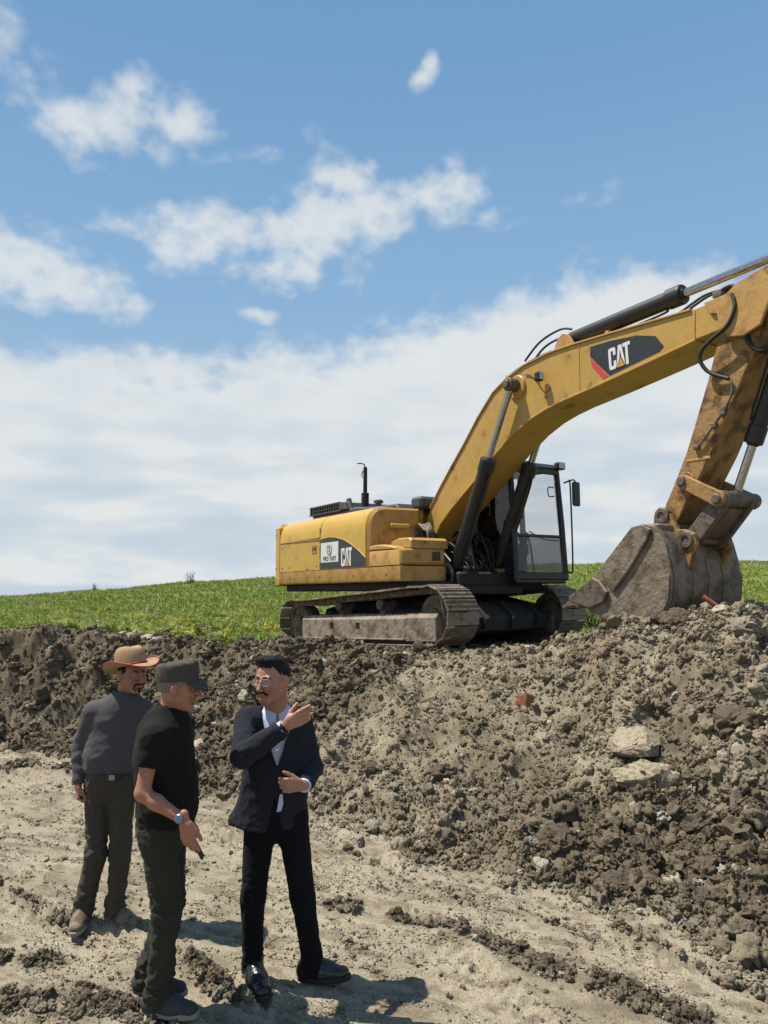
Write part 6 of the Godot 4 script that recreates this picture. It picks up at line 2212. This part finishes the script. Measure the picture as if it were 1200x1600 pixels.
func hat_man() -> void:
	var o := Node3D.new()
	top(o, "person")
	tag(o, "man in straw hat and grey sweater standing at the left", "person")
	at_feet(o, -1.83, -5.11, [Vector2(-.08, .08), Vector2(.17, .04)])
	var S := {fwd = Vector3(.16, 0, .987), q = 1.42, rc = .152, rw = .142, rp = .142,
		neck = Vector3(.135, 1.400, -.025), chest = Vector3(.088, 1.245, -.02), waist = Vector3(.062, 1.03, 0), pelvis = Vector3(.060, .90, 0),
		shR = Vector3(-.060, 1.318, .0), shL = Vector3(.246, 1.318, -.05), elR = Vector3(-.150, 1.09, -.03), wrR = Vector3(-.128, .882, .045),
		elL = Vector3(.31, 1.09, -.10), wrL = Vector3(.30, .87, -.06), hipR = Vector3(-.018, .855, 0), hipL = Vector3(.138, .855, 0),
		knR = Vector3(.000, .44, .045), knL = Vector3(.150, .43, .03), anR = Vector3(-.082, .10, -.005), anL = Vector3(.118, .10, .0)}
	var hc := Vector3(.182, 1.562, .0)
	var B := facing(Vector3(.76, 0, .65), .02)
	var mb := MB.new()
	body_mesh(mb, S, 0.0, .018)
	head_mesh(mb, hc, B, 1.03, S.neck, 1.05)
	hand_mesh(mb, S.wrR + Vector3(0, -.008, .003), Vector3(.06, -.98, .15), Vector3(.5, .1, .85), Vector3(-.85, 0, .5), [1.15, 1.2, 1.2, 1.2], .05, Vector3(.8, .3, -.6))
	hand_mesh(mb, S.wrL + Vector3(0, -.008, .003), Vector3(0, -.98, .15), Vector3(-.3, .1, .9), Vector3(.9, 0, .3), [.6, .6, .65, .7], .05)
	var body := part(mb, "body", mats["skin_c"], o)
	face_bits(body, hc, B, 1.03, true)
	var bd := MB.new()
	bd.xf = Transform3D(B.scaled_local(Vector3.ONE * 1.03), hc)
	bd.tube([Vector3(0, -.082, .086), Vector3(0, -.092, .084), Vector3(0, -.106, .077)], .009, .008, 8)
	for s in [-1.0, 1.0]: bd.tube([Vector3(s * .033, -.066, .077), Vector3(s * .033, -.082, .074), Vector3(s * .020, -.098, .076)], .0035, .0035, 6)
	fix_normals(bd)
	part(bd, "goatee", mats["hair_black"], body)
	var HF := Field.new(Vector3(-.10, -.09, -.12), Vector3(.10, .12, .06), .005)
	HF.ell(Vector3(0, .030, -.014), Vector3(.0775, .086, .0965), Basis(), .02)
	var bar := Barber.new(5)
	bar.style = 1
	HF.each(bar)
	var hm := MB.new()
	hm.xf = Transform3D(B.scaled_local(Vector3.ONE * 1.03), hc)
	HF.net(hm)
	fix_normals(hm)
	part(hm, "hair", mats["hair_black"], o)
	# straw hat: pinched crown, brim rolled up at the sides, red binding
	var T := Transform3D(B.scaled_local(Vector3.ONE * 1.03), hc) * Transform3D(Basis(Vector3.RIGHT, -.20).scaled_local(Vector3.ONE * 1.07) * Basis(Vector3(0, 0, 1), .05), Vector3(0, .008, 0))
	var cm := MB.new()
	cm.xf = T
	var rings := []
	for q in [[.040, 1.0, 0.0], [.060, 1.0, 0.0], [.095, .98, .0], [.128, .92, .15], [.148, .80, .4], [.158, .62, .75], [.157, .38, 1.0], [.150, .10, 1.0]]:
		var ring := []
		for i in 36:
			var a := TAU * i / 36.0
			var x: float = cos(a) * .086 * q[1]
			var z: float = sin(a) * .106 * q[1] - .008
			var pinch: float = q[2] * .022 * exp(-pow(x / .025, 2.0)) + q[2] * .020 * smooth(.02, .09, z) * smooth(.0, .05, absf(x))
			ring.append(Vector3(x * (1.0 - .16 * smooth(.03, .10, z) * q[2]), q[0] - pinch, z))
		rings.append(ring)
	cm.loft(rings, true, false, true)
	fix_normals(cm)
	var hat := part(cm, "straw_hat", mats["straw"], o)
	var rows := []
	for i in 8:
		var t := i / 7.0
		var row := []
		for j in 49:
			var a := TAU * j / 48.0
			var sx := cos(a)
			var sz := sin(a)
			var rx := lerpf(.084, .158, t) - .014 * t * t * sx * sx
			var rz := lerpf(.104, .186, t)
			var y := .044 + t * t * (.042 * sx * sx - .022 * sz * sz) - .006 * t
			row.append(Vector3(sx * rx, y, sz * rz - .008))
		rows.append(row)
	var bm := MB.new()
	bm.xf = T
	sheet(bm, rows, Vector3.UP, .003)
	fix_normals(bm)
	part(bm, "brim", mats["straw"], hat)
	var em := MB.new()
	em.xf = T
	em.tube(rows[7], .0042, .0042, 6)
	fix_normals(em)
	part(em, "brim_binding", mats["hat_trim"], hat)
	var hb := MB.new()
	hb.xf = T
	var band := []
	for j in 37:
		var a := TAU * j / 36.0
		band.append(Vector3(cos(a) * .0875, .050, sin(a) * .1075 - .008))
	hb.tube(band, .005, .005, 6)
	fix_normals(hb)
	part(hb, "hat_band", mats["hat_trim"], hat)
	# sweater with raglan sleeves
	var F := Field.new(Vector3(-.32, .80, -.30), Vector3(.46, 1.48, .26), .0100)
	for q in ["R", "L"]: F.cap(S.neck - Vector3(0, .03, 0), S["sh" + q] + Vector3(0, -.004, 0), .062, .052, .05)
	F.cap(S.chest, S.waist, S.rc + .020, S.rw + .016, .06, S.fwd, S.q)
	F.cap(S.waist, S.pelvis + Vector3(0, -.0, 0), S.rw + .016, S.rp + .010, .06, S.fwd, S.q * .96)
	F.cap(S.neck - Vector3(.02, .05, 0), S.neck + Vector3(0, .006, 0), .090, .074, .06)
	for q in ["R", "L"]:
		var sh: Vector3 = S["sh" + q]
		var el: Vector3 = S["el" + q]
		var wr: Vector3 = S["wr" + q]
		F.cap(sh, el, .068, .052, .035)
		F.cap(el, wr.lerp(el, .12), .052, .042, .02)
	var tc := Tee.new(41)
	tc.low = .945
	tc.neck = S.neck + Vector3(.004, .006, 0)
	tc.amp = .0045
	tc.freq = Vector3(4, 8, 4)
	F.each(tc)
	# sleeves hang below the hem: built back after the cut
	for q in ["R", "L"]:
		var el: Vector3 = S["el" + q]
		var wr: Vector3 = S["wr" + q]
		F.cap(el.lerp(wr, .3), wr.lerp(el, .10), .050, .040, .012)
	var tm := MB.new()
	F.net(tm, tc)
	part(tm, "sweater", mats["sweater_grey"], o)
	trousers(o, S, "trousers_brown", .945, .083, .060, .053, 51, .008)
	# belt
	var bl := MB.new()
	var ring0 := []
	var left := Vector3.UP.cross(S.fwd)
	for j in 41:
		var a := TAU * j / 40.0
		ring0.append(S.pelvis + Vector3(0, .030, 0) + left * cos(a) * (S.rp + .016) + S.fwd * sin(a) * (S.rp + .018) / (S.q * .92))
	for i in 40:
		var a: Vector3 = ring0[i]
		var b: Vector3 = ring0[i + 1]
		var out: Vector3 = ((a + b) * .5 - S.pelvis)
		out.y = 0
		var hh := Vector3(0, .020, 0)
		bl.flat4(a - hh, b - hh, b + hh, a + hh, out)
	var belt := part(bl, "belt", mats["leather_belt"], o)
	bx(belt, "buckle", "watch_metal", S.pelvis + Vector3(.03, .030, 0) + S.fwd * (S.rp + .019) / (S.q * .92), Vector3(.040, .034, .006), .003)
	shoe(o, Vector3(-.100, .0, -.080), Vector3(-.068, .0, .19), "shoe_suede", "shoe_pale", 1.0, "shoe_pale")
	shoe(o, Vector3(.050, .0, -.030), Vector3(.30, .0, .08), "shoe_suede", "shoe_suede", 1.0, "shoe_pale")

func make_people() -> void:
	hat_man()
	tee_man()
	suit_man()

func _ready() -> void:
	# camera
	var cam := Camera3D.new()
	cam.name = "camera"
	cam.position = Vector3(0, 2.14, 0)
	cam.rotation.x = atan(115.0 / 1200.0)
	cam.fov = rad_to_deg(2.0 * atan(800.0 / 1200.0))
	cam.near = .05
	cam.far = 1500.0
	add_child(cam)
	cam.current = true
	# sky
	var env := Environment.new()
	env.background_mode = Environment.BG_SKY
	var sky := Sky.new()
	sky.sky_material = make_sky()
	env.sky = sky
	env.background_energy_multiplier = .61
	env.tonemap_mode = Environment.TONE_MAPPER_LINEAR
	env.tonemap_exposure = 1.6
	env.sdfgi_enabled = true
	env.ssao_enabled = true
	env.ssil_enabled = true
	var we := WorldEnvironment.new()
	we.environment = env
	we.name = "world_environment"
	add_child(we)
	# sun: high on the left, a little behind the men
	var sun := DirectionalLight3D.new()
	sun.name = "sun"
	sun.light_energy = 1.6
	sun.light_color = Color(1.0, .965, .905)
	sun.light_angular_distance = .5
	sun.shadow_enabled = true
	add_child(sun)
	var el := deg_to_rad(65.0)
	var to_sun := Vector3(-cos(el) * cos(.17), sin(el), -cos(el) * sin(.17))
	sun.look_at_from_position(to_sun * 50.0, Vector3.ZERO)
	make_materials()
	prepare_terrain()
	make_ground()
	make_excavator()
	make_people()
	make_rocks()
	make_clods()
	make_grass()
